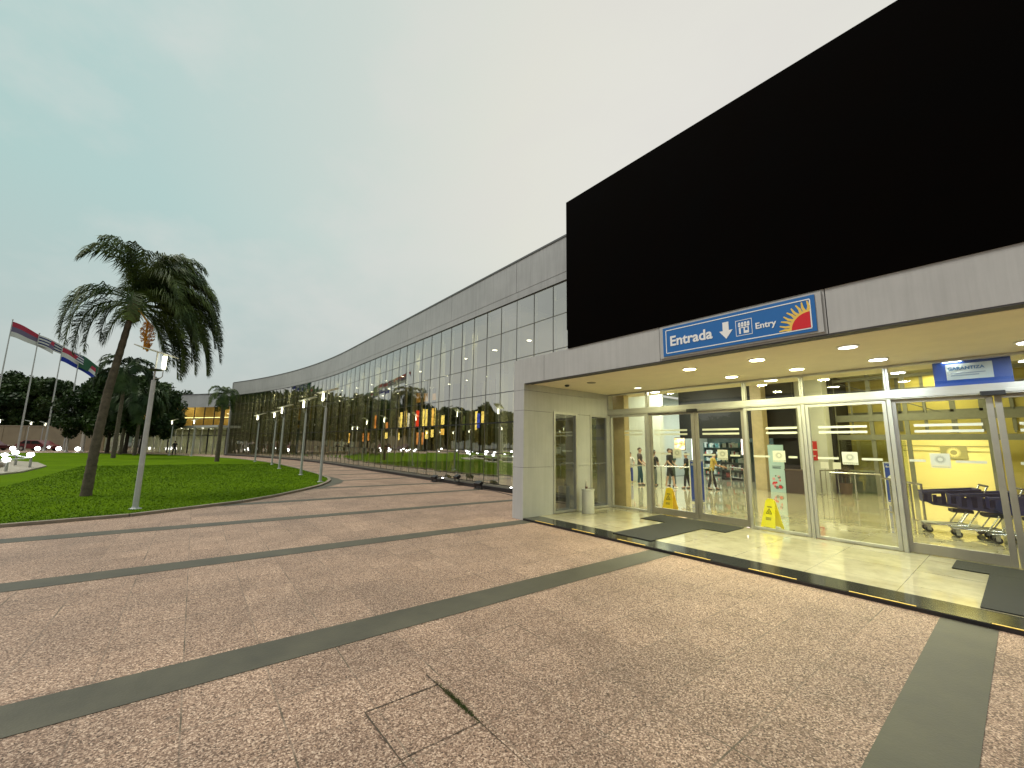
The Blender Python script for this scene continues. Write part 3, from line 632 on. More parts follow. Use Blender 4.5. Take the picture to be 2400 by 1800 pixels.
# entrance sign
sg = thing('entrance_sign', 'long blue sign reading Entrada and Entry with arrow and half sun', 'sign', (-2.65, 6.43, 3.52)); SO = (-2.65, 6.43, 3.52)
YS = 6.40
MB(SO).box(-3.76, -1.545, YS, YF-.001, 3.275, 3.775).build('panel', BLUE, sg)
mb = MB(SO); mb.box(-3.83, -3.76, YS+.012, YF-.0015, 3.25, 3.80); mb.box(-1.545, -1.475, YS+.012, YF-.0015, 3.25, 3.80); mb.box(-3.76, -1.545, YS+.012, YF-.0015, 3.776, 3.80); mb.box(-3.76, -1.545, YS+.012, YF-.0015, 3.25, 3.274); mb.build('backing_frame', PANEL, sg)
WS = mat('sign_white', (.82, .84, .84), .4)
mb = MB(SO); a, b, c, d, t = -3.70, -1.60, 3.325, 3.725, .007
yy = (YS-.003, YS-.0005)
mb.box(a, b, *yy, c-t, c+t); mb.box(a, b, *yy, d-t, d+t); mb.box(a-t, a+t, *yy, c+t, d-t); mb.box(b-t, b+t, *yy, c+t, d-t); mb.build('border', WS, sg)
text('lettering', 'Entrada', .235, (-3.635, YS-.003, 3.445), (1, 0, 0), (0, 0, 1), WS, sg, .004, .006, off=SO)
text('lettering', 'Entry', .125, (-2.285, YS-.003, 3.455), (1, 0, 0), (0, 0, 1), WS, sg, .004, .003, off=SO)
MB(SO).prism([(-2.745, YS-.0005, 3.655), (-2.745, YS-.0005, 3.52), (-2.80, YS-.0005, 3.52), (-2.70, YS-.0005, 3.39), (-2.60, YS-.0005, 3.52), (-2.655, YS-.0005, 3.52), (-2.655, YS-.0005, 3.655)], (0, -.003, 0)).build('arrow', WS, sg)
mb = MB(SO); x0, x1, z0, z1 = -2.555, -2.325, 3.395, 3.635
mb.box(x0, x1, *yy, z0, z0+.008); mb.box(x0, x1, *yy, z1-.008, z1); mb.box(x0, x0+.007, *yy, z0+.008, z1-.008); mb.box(x1-.007, x1, *yy, z0+.008, z1-.008)
for k in range(4):
    xa = -2.52+.042*k
    mb.prism([(xa+.008, YS-.0005, 3.60), (xa+.032, YS-.0005, 3.60), (xa+.036, YS-.0005, 3.565), (xa, YS-.0005, 3.565)], (0, -.003, 0))
    mb.prism([(xa, YS-.0005, 3.56), (xa+.036, YS-.0005, 3.56), (xa+.034, YS-.0005, 3.536), (xa+.018, YS-.0005, 3.526), (xa+.002, YS-.0005, 3.536)], (0, -.003, 0))
mb.box(-2.51, -2.485, *yy, 3.425, 3.522); mb.box(-2.4845, -2.445, *yy, 3.51, 3.522); mb.box(-2.4445, -2.372, *yy, 3.425, 3.465); mb.box(-2.4445, -2.425, *yy, 3.4655, 3.522); mb.box(-2.388, -2.372, *yy, 3.4655, 3.522); mb.box(-2.4245, -2.3885, *yy, 3.508, 3.522)
mb.build('shop_icon', WS, sg)
cx, cz = -1.609, 3.334
def arc(r, a0, a1, nq, y): return [(cx-r*math.cos(a0+(a1-a0)*k/nq), y, cz+r*math.sin(a0+(a1-a0)*k/nq)) for k in range(nq+1)]
MB(SO).prism([(cx, YS-.0005, cz)]+arc(.222, 0, pi/2, 20, YS-.0005)[:], (0, -.0045, 0)).build('sun_disc', RED, sg)
mb = MB(SO); i_, o_ = arc(.2225, 0, pi/2, 20, YS-.0005), arc(.252, 0, pi/2, 20, YS-.0005)
for k in range(20): mb.prism([i_[k], i_[k+1], o_[k+1], o_[k]], (0, -.003, 0))
for k in range(9):
    a = .05+k*(pi/2-.1)/8; wv = .028*(-1 if k % 2 else 1)
    for r0, r1, h0, h1, b0, b1 in ((.250, .30, .019, .015, 0, wv*.5), (.30, .375, .015, .008, wv*.5, -wv*.15)):
        def P(r, off, h): u = Vector((-math.cos(a), 0, math.sin(a))); t_ = Vector((math.sin(a), 0, math.cos(a))); return Vector((cx, YS-.0005, cz))+u*r+t_*(off*.6+h)
        mb.prism([P(r0, b0, -h0), P(r0, b0, h0), P(r1, b1, h1), P(r1, b1, -h1)], (0, -.0032, 0))
mb.build('sun_rays', SUNY, sg)

# blue banner above the right-hand door
gs = thing('guarantee_sign', 'blue banner with a pale box reading GARANTIZA hung behind the door transom', 'sign', (-.4, YD+.12, 2.9)); O2 = (-.4, YD+.12, 2.9)
MB(O2).box(-.83, .02, YD+.13, YD+.15, 2.66, 3.20).build('panel', mat('banner_blue', (.012, .07, .42), .4), gs)
MB(O2).box(-.68, -.17, YD+.124, YD+.129, 2.89, 3.15).build('white_box', mat('banner_pale', (.52, .60, .72), .5), gs)
text('lettering', 'GARANTIZA', .072, (-.66, YD+.121, 3.05), (1, 0, 0), (0, 0, 1), BLUE, gs, .002, .0016, off=O2)
mb = MB(O2)
for k, (xa, xb) in enumerate(((-.63, -.25), (-.63, -.32))): mb.box(xa, xb, YD+.1205, YD+.1235, 2.985-k*.035, 3.0-k*.035)
mb.build('small_print', mat('print_grey_blue', (.22, .30, .48), .5), gs)

# ------------------------------------------------------------------ lobby shell (parts of the entrance building)
E_('lobby_floor', MB(EO).box(-13, 6, YD+.142, 30, .0, FZ), FLOOR)
E_('lobby_ceiling', MB(EO).box(-13, 6, YD+.95, 30, 4.75, 4.9), mat('lobby_ceiling', (.42, .41, .34), .8))
E_('bulkhead', MB(EO).box(-7.5, 6, YD+.92, YD+.948, 3.42, 4.74), mat('bulkhead', (.45, .44, .36), .8))
mb = MB(EO); mb.box(-7.83, -7.23, 10.04, 10.27, FZ, 3.219); E_('stone_pillar', mb, TAN)
E_('lobby_wall', MB(EO).box(-13.57, -10.7, 17.64, 17.95, FZ, 4.75), INWALL)
E_('lobby_wall', MB(EO).box(-13.77, -13.57, 10.23, 31.31, .0, 4.75), INWALL)
E_('lobby_column', MB(EO).box(-7.12, -6.7, 18.78, 19.3, FZ, 4.75), TAN)
E_('lobby_column', MB(EO).box(-5.76, -4.82, 19.72, 20.45, FZ, 4.75), mat('white_column', (.50, .51, .46), .6, noise=.06, nscale=2))
E_('shop_header', MB(EO).box(-10.7, -5.76, 19.41, 19.72, 2.17, 4.75), mat('shop_black', (.006, .006, .005), .6))
E_('shop_side_wall', MB(EO).box(-6.68, -5.76, 19.73, 19.83, FZ, 4.75), mat('shop_black', (.006,)*3))
E_('shop_back_wall', MB(EO).box(-18.78, -4.8, 28.17, 28.38, FZ, 4.75), mat('shop_back', (.10, .13, .11), .7, noise=.4, nscale=2))
E_('shop_side_wall', MB(EO).box(-4.82, -4.7, 20.46, 28.17, FZ, 4.75), mat('shop_black', (.006,)*3))
# steel vestibule frame and ochre wall behind, with the bright cart room
mb = MB(EO)
for x in (-4.75, -3.6, -2.61, -0.65, 0.63): mb.box(x-.06, x+.06, 20.77, 20.89, FZ, 4.7)
for z, h in ((2.22, .10), (2.96, .13), (4.5, .06)): mb.box(-4.8, 3.13, 20.74, 20.91, z-h, z+h)
for x in (-4.17, -3.13, -2.09, -1.36, -0.1): mb.box(x-.025, x+.025, 20.80, 20.86, 2.36, 4.45)
for x0, z0, x1, z1 in ((-4.5, 4.4, -1.5, 3.0),): mb.tube([(x0, 20.97, z0), (x1, 20.97, z1)], .02, 6)
E_('vestibule_frame', mb, STEELG)
E_('vestibule_glass', MB(EO).box(-4.7, -2.71, 20.82, 20.83, FZ, 2.1), glass('vestibule_glazing', (.80, .84, .76), 1.5))
mb = MB(EO); mb.box(-4.7, -3.11, 22.85, 23.06, FZ, 4.75); mb.box(-3.11, -0.78, 22.85, 23.06, 2.25, 4.75); mb.box(-0.78, 6.26, 22.85, 23.06, FZ, 4.75); E_('ochre_wall', mb, OLIVE)
mb = MB(EO); mb.box(-4.59, 2.5, 27.65, 27.86, FZ, 3.2); mb.box(-4.7, -4.49, 23.06, 27.65, FZ, 3.2); mb.box(2.4, 2.61, 23.06, 27.65, FZ, 3.2); mb.box(-4.7, 2.61, 23.06, 27.86, 3.2, 3.3); E_('cart_room', mb, CREAM)
mb = MB(EO)
for z in (1.75, 1.98): mb.tube([(-4.2, 27.60, z), (2.2, 27.60, z-.05)], .012, 6)
E_('wall_rail', mb, STEELG)
E_('lobby_side_wall', MB(EO).box(6.0, 6.2, YD+.2, 27, FZ, 4.75), OLIVE)
mb = MB(EO)
for x in (-3.03, -2.3, -1.57, -0.83, -0.1, 0.63): mb.box(x-.05, x+.05, 22.79, 22.849, 2.5, 4.7)
mb.box(-4.7, 3.13, 22.79, 22.85, 3.22, 3.32); mb.box(-4.7, 3.13, 22.79, 22.85, 4.2, 4.26)
E_('wall_batten', mb, STEELG)
for x, y, e, c, z in ((-8.97, 13.15, 150, (1, .95, .68), 4.7), (-3.34, 13.15, 120, (1, .96, .56), 4.7), (1.25, 13.57, 80, (1, .95, .54), 4.7), (-9.91, 16.9, 150, (.95, 1, .82), 4.7), (-2.71, 18.26, 150, (1, .94, .5), 4.7), (-10.44, 24, 200, (.9, 1, .95), 4.7), (-1.88, 25.25, 120, (1, .93, .52), 3.15), (-1.88, 21.91, 45, (1, .92, .45), 4.7), (-6.1, 9.86, 34, (1, .97, .62), 3.19), (-3.3, 9.86, 34, (1, .97, .58), 3.19), (-.6, 9.86, 14, (1, .97, .7), 3.19)):  # low lights just inside the doors are added to brighten wet signs and pillar
    lamp('lobby_light', 'AREA', Vector((x, y, z))-Vector(EO), e, c, 1.6 if y > 10.5 else .22, ent)
cl = None
for x, y in ((-9.91, 13.04), (-7.3, 13.04), (-4.8, 13.04), (-2.3, 13.04), (-6.05, 15.86), (-3.55, 15.86), (-1.15, 15.86), (-3.13, 18.78), (-1.67, 18.78), (-0.31, 18.78), (-8.35, 15.86), (-6.1, 9.87), (-3.3, 9.87), (-.6, 9.87)):
    _z = 4.75 if y > 10.5 else 3.222
    if cl is None: cl = ceil_light((x, y, _z), 'round lit downlight in the lobby ceiling behind the doors', 'round lights in the lobby ceiling', LIT_C, .12)
    else: dup(cl, (x, y, _z))

# ------------------------------------------------------------------ mats, bin, bottle, wet floor signs
mz = FZ+.002
tag(MB().box(-5.24, -4.40, 6.81, 8.70, mz, mz+.012).build('floor_mat', MAT_), 'dark runner mat from the step edge to the left sliding doors', 'mat', 'dark entrance mats')
tag(MB().box(-5.88, -3.93, 8.704, 9.57, mz, mz+.012).build('floor_mat', MAT_), 'wide dark mat lying across the left sliding doors', 'mat', 'dark entrance mats')
tag(MB().box(-.84, 1.1, 8.91, 9.60, mz, mz+.012).build('floor_mat', MAT_), 'wide dark mat lying across the right sliding doors', 'mat', 'dark entrance mats')
tag(MB().box(-.48, .5, 6.97, 8.906, mz, mz+.012).build('floor_mat', MAT_), 'dark runner mat from the step edge to the right sliding doors', 'mat', 'dark entrance mats')
bn = thing('waste_bin', 'white cylindrical waste bin standing between the slot windows', 'bin', (-7.12, 8.28, mz))
MB().lathe((0, 0, 0), [(.15, 0), (.155, .01), (.155, .55), (.165, .56), (.165, .595), (.15, .60), (.14, .56), (.02, .56)], 32).build('body', mat('bin_grey_white', (.55, .56, .52), .5), bn, smooth=True)
MB().lathe((0, 0, .561), [(.138, 0), (.138, .012)], 24).build('ash_tray', mat('bin_top_brown', (.10, .07, .05), .7), bn)
bt = thing('bottle', 'small bottle with a dark label standing on the waste bin', 'bottle', (-7.17, 8.28, mz+.574))
MB().lathe((0, 0, 0), [(.03, 0), (.033, .01), (.033, .10), (.028, .14), (.013, .18), (.013, .205)], 16).build('body', mat('bottle_plastic', (.55, .52, .45), .2), bt, smooth=True)
MB().lathe((0, 0, .03), [(.0345, 0), (.0345, .05)], 16).build('bottle_label', mat('bottle_label_brown', (.10, .04, .02), .5), bt)
MB().lathe((0, 0, .206), [(.015, 0), (.015, .022)], 12).build('cap', WHITE, bt)
def wet_sign(loc, rz, m, label):
    o = thing('wet_floor_sign', label, 'sign', loc, 'yellow wet floor signs'); o.rotation_euler = (0, 0, rz)
    H_ = .59
    for sgn in (-1, 1):
        b0, b1 = .15, .015; n_ = Vector((0, sgn, 0))
        def P(x, z): return Vector((x, sgn*(b0+(b1-b0)*z/H_), z))
        pl = [P(-.16, 0), P(-.10, 0), P(-.09, .03), P(.09, .03), P(.10, 0), P(.16, 0), P(.095, H_-.02), P(.07, H_), P(-.07, H_), P(-.095, H_-.02)]
        pp = MB().prism(pl, (0, -sgn*.012, 0)).build('board', m, o)
        q = MB(); d = sgn*.002
        def bar(x0, x1, z0, z1):
            pts = [P(x0, z0), P(x1, z0), P(x1, z1), P(x0, z1)]; q.quad(*[p_+Vector((0, d, 0)) for p_ in pts])
        for x0, x1, z in ((-.05, .05, .45), (-.055, .055, .435)): bar(x0, x1, z-.005, z+.004)
        tri = [(-.06, .30), (.06, .30), (0, .405)]
        for k in range(3):
            a, b = Vector(tri[k]), Vector(tri[(k+1) % 3]); t_ = (b-a).normalized()*.0; nn = Vector((-(b-a).y, (b-a).x)).normalized()*.006
            q.quad(*[P(v.x, v.y)+Vector((0, d, 0)) for v in (a-nn, b-nn, b+nn, a+nn)])
        bar(-.012, .012, .325, .345); bar(-.02, .006, .315, .322); bar(-.006, .006, .35, .365)
        for z in (.22, .20, .18): bar(-.06, .06, z-.004, z+.005)
        q.build('warning_print', DARK, pp)
    MB().box(-.05, .05, -.02, .02, H_-.002, H_+.02).build('hinge', m, o)
    return o
wet_sign((-6.10, 10.40, mz), -.05, YEL, 'orange yellow wet floor sign behind the left sliding door')
wet_sign((-3.56, 10.08, mz), -.25, YEL2, 'lemon yellow wet floor sign close behind a fixed pane')

# ------------------------------------------------------------------ lobby furniture
def totem(loc, rz, label, arrow):
    o = thing('sign_totem', label, 'sign', loc, 'blue entrance totems in the lobby'); o.rotation_euler = (0, 0, rz)
    MB().box(-.20, .20, -.10, .10, 0, 1.30).build('body', WHITE, o)
    MB().box(-.185, .185, -.106, -.1005, .04, 1.28).build('blue_face', NAVY, o)
    mb = MB(); y = (-.110, -.1065)
    for z in (.075, 1.25): mb.box(-.17, .17, *y, z-.005, z+.005)
    mb.build('border', WS, o)
    text('lettering', 'Entrada', .085, (-.155, -.108, 1.13), (1, 0, 0), (0, 0, 1), WS, o, .003, .002)
    if arrow == 'down': pl = [(-.045, .95), (-.045, .85), (-.11, .85), (0, .70), (.11, .85), (.045, .85), (.045, .95)]
    else: pl = [(.12, .88), (0, .88), (0, .96), (-.14, .82), (0, .68), (0, .76), (.12, .76)]
    MB().prism([(x, -.1065, z) for x, z in pl], (0, -.003, 0)).build('arrow', WS, o)
    mb = MB(); mb.box(-.06, .05, *y, .48, .50); mb.box(-.06, -.045, *y, .50, .56); mb.box(.035, .05, *y, .50, .56); mb.box(-.07, .06, *y, .56, .60); mb.build('shop_icon', WS, o)
totem((-6.55, 12.78, FZ), math.radians(34), 'blue totem with a white arrow standing behind the left sliding doors', 'down')
totem((-2.78, 18.21, FZ), math.radians(14), 'blue totem with a left arrow standing before the ochre wall', 'left')
ps = thing('poster_stand', 'tall pale blue poster board with pink flowers beside the dark counter', 'poster', (-6.24, 18.57, FZ))
MB().box(-.27, .27, -.02, .02, 0, 1.84).build('board', mat('poster_blue', (.42, .60, .62), .5), ps)
mb = MB()
for k in range(16):
    a = rnd.uniform(0, 6.28); c = Vector((rnd.uniform(-.14, .14), -.022, rnd.uniform(.15, .75))); r = rnd.uniform(.03, .07)
    mb.prism([c+Vector((math.cos(a+2*pi*i/6)*r, 0, math.sin(a+2*pi*i/6)*r)) for i in range(6)], (0, -.002-.0005*k, 0), m=k % 3)
mb.build('flower_print', [RED, mat('poster_pink', (.75, .35, .38), .5), mat('poster_leaf', (.12, .16, .14), .5)], ps)
mb = MB()
for z, wd in ((1.0, .16), (.95, .14), (.92, .15)): mb.box(-wd, wd, -.024, -.0205, z-.012, z+.012)
mb.build('print_lines', mat('poster_ink', (.10, .16, .18), .6), ps)
dc = thing('counter', 'dark brown counter beside the pale blue poster board', 'counter', (-5.69, 18.78, FZ))
MB().box(-.25, .45, -.25, .25, 0, .86).build('body', mat('counter_brown', (.045, .028, .020), .5), dc); MB().box(-.28, .48, -.28, .28, .862, .90).build('top', mat('counter_top_dark', (.10, .07, .05), .3), dc)
cg = thing('counter', 'long grey blue counter in front of the ochre wall', 'counter', (-4.8, 22.12, FZ))
mb = MB(); mb.box(-.6, 1.0, -.3, .3, 0, .80); mb.build('body', mat('counter_grey', (.20, .23, .22), .5), cg); MB().box(-.63, 1.03, -.34, .34, .802, .85).build('top', WHITE, cg)
rp = mat('red_print', (.45, .02, .02), .5)
np_ = thing('wall_notice', 'dark red and white notice on the white lobby column', 'notice', (-5.30, 19.70, 1.75))
MB().box(-.16, .16, -.012, .01, -.45, .30).build('board', rp, np_)
mb = MB(); mb.box(-.16, .16, -.016, -.0125, -.06, -.02); mb.box(-.13, .02, -.016, -.0125, .16, .25); mb.box(-.05, .10, -.016, -.0125, -.30, -.26); mb.build('print', STK, np_)
for x, z, lb in ((-4.75, .0, 'white card standing on the queue rail left of the plant'), (-4.38, .0, 'small white notice card next to the plant pot')):
    o = thing('notice_card', lb, 'notice', (x, 18.9, FZ)); MB().tube([(0, 0, 0), (0, 0, .98)], .012, 8).build('stand', STEEL, o); MB().box(-.12, .12, -.015, -.003, .98, 1.22).build('card', WHITE, o)
def rail(p0, p1, label, posts=3, mid=True, h=.89):
    p0, p1 = Vector((*p0, FZ)), Vector((*p1, FZ)); c = (p0+p1)/2; o = thing('queue_rail', label, 'railing', c, 'steel queue rails in the lobby'); p0 -= c; p1 -= c
    mb = MB(); mb.tube([p0+Vector((0, 0, h)), p1+Vector((0, 0, h))], .027, 8); mb.build('top_rail', STEEL, o)
    if mid: MB().tube([p0+Vector((0, 0, h*.55)), p1+Vector((0, 0, h*.55))], .014, 8).build('mid_rail', STEEL, o)
    for k in range(posts):
        q = p0.lerp(p1, k/(posts-1)); mb = MB(); mb.tube([q, q+Vector((0, 0, h-.01))], .024, 8); mb.lathe(q, [(.09, 0), (.09, .012), (.03, .02)], 14); mb.build('post', STEEL, o)
rail((-11.48, 15.24), (-7.83, 16.49), 'long white topped queue rail in front of the shoppers', 3, False)
rail((-7.93, 18.37), (-7.04, 17.48), 'short steel rail with a middle bar beside the tan column', 2, True)
rail((-4.93, 18.99), (-4.38, 20.56), 'steel rail in front of the grey blue counter', 2, False)
rail((-4.38, 17.95), (-3.08, 18.26), 'steel rail running to the blue totem with left arrow', 3, False)
rail((-2.71, 16.07), (-1.62, 13.77), 'steel rail behind the shopping carts', 5, False)
# potted plant
ptp = thing('potted_plant', 'brownish drooping plant in a pot behind the grey counter rail', 'plant', (-4.43, 20.04, FZ))
MB().lathe((0, 0, 0), [(.17, 0), (.22, .42), (.20, .42), (.02, .40)], 18).build('pot', mat('pot_brown', (.08, .05, .03), .6), ptp)
mb = MB()
for k in range(420):
    a = rnd.uniform(0, 6.28); el_ = rnd.uniform(.2, 1.4); r0 = rnd.uniform(.05, .34); b = Vector((math.cos(a)*math.cos(el_)*r0, math.sin(a)*math.cos(el_)*r0, .62+math.sin(el_)*r0*1.8)); d = Vector((math.cos(a), math.sin(a), rnd.uniform(-1.1, .5))).normalized()*rnd.uniform(.08, .2); t_ = Vector((-math.sin(a), math.cos(a), 0))*.016
    mb.quad(b-t_, b+t_, b+d)
mb.tube([(0, 0, .4), (0, .01, .75)], .02, 6)
mb.build('foliage', leaf_mat('dry_leaf', (.05, .045, .012), (.16, .11, .03), 4), ptp)
# shop goods beyond the header: shelf units, lit poster
for i, (x, y, lb) in enumerate(((-9.81, 23.4, 'tall shelf of pale goods at the left of the shop behind the doors'), (-11.8, 25.6, 'tall shelf of pale goods deep in the shop'), (-8.25, 24.6, 'tall shelf of pale goods near the tan column'))):
    o = thing('shop_shelf', lb, 'shelf', (x, y, FZ), 'shop shelves'); mb = MB(); mb.box(-.75, .75, .28, .32, 0, 2.0)
    for z in (.1, .5, .9, 1.3, 1.7): mb.box(-.75, .75, -.05, .28, z-.012, z+.012)
    mb.box(-.78, -.752, -.05, .32, 0, 2.0); mb.box(.752, .78, -.05, .32, 0, 2.0); mb.build('rack', mat('shelf_teal', (.12, .19, .17), .5), o)
    mb = MB()
    for z in (.1, .5, .9, 1.3, 1.7):
        xx = -.72
        while xx < .66: wd = rnd.uniform(.05, .13); mb.box(xx, xx+wd-.012, .0, .2, z+.013, z+rnd.uniform(.14, .32), rnd.randrange(5)); xx += wd
    mb.build('goods', [mat('goods_white', (.6, .62, .55), .5), mat('goods_teal', (.10, .24, .24), .5), mat('goods_dark', (.03, .04, .035), .5), mat('goods_red', (.5, .12, .10), .5), mat('goods_glow', (.75, .8, .78), .4)], o)
o = thing('lit_poster', 'glowing golden poster with a dark figure shape in the shop', 'poster', (-10.8, 19.2, 1.62))
def poster_mat():
    m = emit('poster_gold', (1, .72, .38), 1.6); t = m.node_tree; b = t.nodes['Principled BSDF']; tcn = t.nodes.new('ShaderNodeTexCoord'); nz = t.nodes.new('ShaderNodeTexNoise'); nz.inputs['Scale'].default_value = 5.5; nz.inputs['Detail'].default_value = 3
    r = t.nodes.new('ShaderNodeValToRGB'); r.color_ramp.elements[0].position = .38; r.color_ramp.elements[0].color = (.10, .05, .02, 1); r.color_ramp.elements[1].position = .58; r.color_ramp.elements[1].color = (1, .78, .48, 1); q = r.color_ramp.elements.new(.47); q.color = (.85, .45, .12, 1)
    t.links.new(tcn.outputs['Object'], nz.inputs[0]); t.links.new(nz.outputs[0], r.inputs[0]); t.links.new(r.outputs[0], b.inputs['Emission Color']); return m
MB().box(-.08, .42, 0, .03, .0, .56).build('light_face', poster_mat(), o); MB().box(-.10, .44, .031, .06, -.03, .59).build('frame', DARK, o)
o = thing('light_box', 'bright white lit shop panel beside the golden poster', 'display', (-10.07, 19.3, 1.0)); MB().box(0, .16, 0, .03, 0, 1.15).build('light_face', emit('lightbox_white', (.9, 1, .97), 2.2), o); MB().box(-.02, .18, .031, .06, -.02, 1.17).build('frame', DARK, o)
o = thing('light_box', 'white and pink lit shop panel left of the tan column', 'display', (-7.83, 19.36, 1.45)); MB().box(0, .12, 0, .03, 0, .68).build('light_face', emit('lightbox_pink', (1, .85, .85), 1.8), o); MB().box(-.02, .14, .031, .06, -.02, .70).build('frame', DARK, o)
o = thing('sun_notice', 'grey wall notice with a pale sun on the bright yellow wall', 'notice', (-2.03, 27.61, 1.62)); MB().box(-.42, .42, -.02, .02, -.25, .33).build('board', mat('notice_grey', (.30, .29, .16), .6), o)
mb = MB()
for k in range(24):
    a = 2*pi*k/24; d = Vector((math.cos(a), 0, math.sin(a))); t_ = Vector((-d.z, 0, d.x)); c = Vector((0, -.0215, .06)); mb.quad(c+d*.14-t_*.02, c+d*.14+t_*.02, c+d*.23+t_*.008, c+d*.23-t_*.008)
    b = 2*pi*(k+1)/24; e2 = Vector((math.cos(b), 0, math.sin(b))); mb.quad(c+d*.11, e2*.11+c, e2*.15+c, c+d*.15)
mb.build('sun_mark', CREAM, o)

# ------------------------------------------------------------------ shopping carts
CART_BLUE = mat('cart_blue', (.011, .015, .11), .35); CART_D = mat('cart_dark', (.02, .02, .024), .5)
def cart(loc, rz, label):
    o = thing('shopping_cart', label, 'shopping cart', loc, 'blue shopping carts'); o.rotation_euler = (0, 0, rz)
    # basket: tapered open box with slots, nose at +x
    def cs(x): t = (x+.42)/.84; return (.24-.05*t, .50+.08*t+(0.04 if t > .9 else 0), .92-.10*t)
    mb = MB(); N_ = 12
    for k in range(N_):
        x0, x1 = -.42+.84*k/N_, -.42+.84*(k+1)/N_; (w0, b0, t0), (w1, b1, t1) = cs(x0), cs(x1)
        for sg_ in (-1, 1):
            for j in range(6):
                if j in (1, 2, 3, 4) and k % 2 == 1: continue
                if j == 4 and k % 4 == 0: continue
                f0, f1 = j/6, (j+1)/6
                mb.quad((x0, sg_*(w0*(.85+.15*f0)), b0+(t0-b0)*f0), (x1, sg_*(w1*(.85+.15*f0)), b1+(t1-b1)*f0), (x1, sg_*(w1*(.85+.15*f1)), b1+(t1-b1)*f1), (x0, sg_*(w0*(.85+.15*f1)), b0+(t0-b0)*f1))
        mb.quad((x0, -w0*.85, b0), (x1, -w1*.85, b1), (x1, w1*.85, b1), (x0, w0*.85, b0))
    w1, b1, t1 = cs(.42); mb.quad((.42, -w1*.85, b1), (.42, w1*.85, b1), (.42, w1, t1), (.42, -w1, t1))
    w1, b1, t1 = cs(-.42); mb.quad((-.42, -w1*.85, b1), (-.42, w1*.85, b1), (-.42, w1, t1), (-.42, -w1, t1))
    mb.build('basket', CART_BLUE, o)
    mb = MB(); w0, _, t0 = cs(-.42); w1, _, t1 = cs(.42)
    mb.tube([(-.42, -w0, t0), (.42, -w1, t1), (.42, w1, t1), (-.42, w0, t0), (-.42, -w0, t0)], .022, 8); mb.build('basket_rim', CART_BLUE, o)
    mb = MB(); mb.box(-.30, .0, -.17, .17, .44, .50); mb.build('basket_base', CART_D, o)
    mb = MB()
    for sg_ in (-1, 1):
        mb.tube([(-.52, sg_*.23, 1.0), (-.46, sg_*.23, .85), (-.36, sg_*.22, .50), (-.18, sg_*.23, .20), (.45, sg_*.17, .17)], .014, 8); mb.tube([(-.18, sg_*.22, .48), (-.02, sg_*.23, .2)], .012, 6); mb.tube([(-.45, sg_*.24, .14), (-.18, sg_*.23, .20)], .014, 6)
    mb.tube([(.45, -.17, .17), (.45, .17, .17)], .014, 8); mb.tube([(-.45, -.24, .14), (-.45, .24, .14)], .014, 8)
    mb.build('frame', STEEL, o)
    mb = MB(); mb.quad((-.42, -.21, .19), (.43, -.16, .20), (.43, .16, .20), (-.42, .21, .19)); mb.box(-.42, .43, -.17, .17, .17, .188); mb.build('lower_shelf', mat('cart_shelf_grey', (.42, .44, .40), .4), o)
    MB().tube([(-.52, -.24, 1.0), (-.52, .24, 1.0)], .02, 10).build('handle', BLKP, o)
    for sx, sy in ((.40, -.16), (.40, .16), (-.42, -.23), (-.42, .23)):
        wh = MB(); wh.tube([(sx-.02, sy-.016, .062), (sx-.02, sy+.016, .062)], .06, 18); w_ = wh.build('wheel', BLKP, o)
        mb = MB(); mb.box(sx-.05, sx+.01, sy-.028, sy-.02, .05, .145); mb.box(sx-.05, sx+.01, sy+.02, sy+.028, .05, .145); mb.box(sx-.05, sx+.01, sy-.028, sy+.028, .1455, .16); mb.build('caster', STEEL, w_)
    return o
cart((-1.1, 12.68, FZ), math.radians(196), 'blue shopping cart with its nose to the left, front of the nested row')
o = dup([q for q in COL.objects if q.name == 'shopping_cart'][0], (-0.65, 12.37, FZ), math.radians(193), 'blue shopping cart pushed into the front one, second in the row')
dup(o, (-0.13, 12.19, FZ), math.radians(191), 'blue shopping cart at the rear end of the nested row')

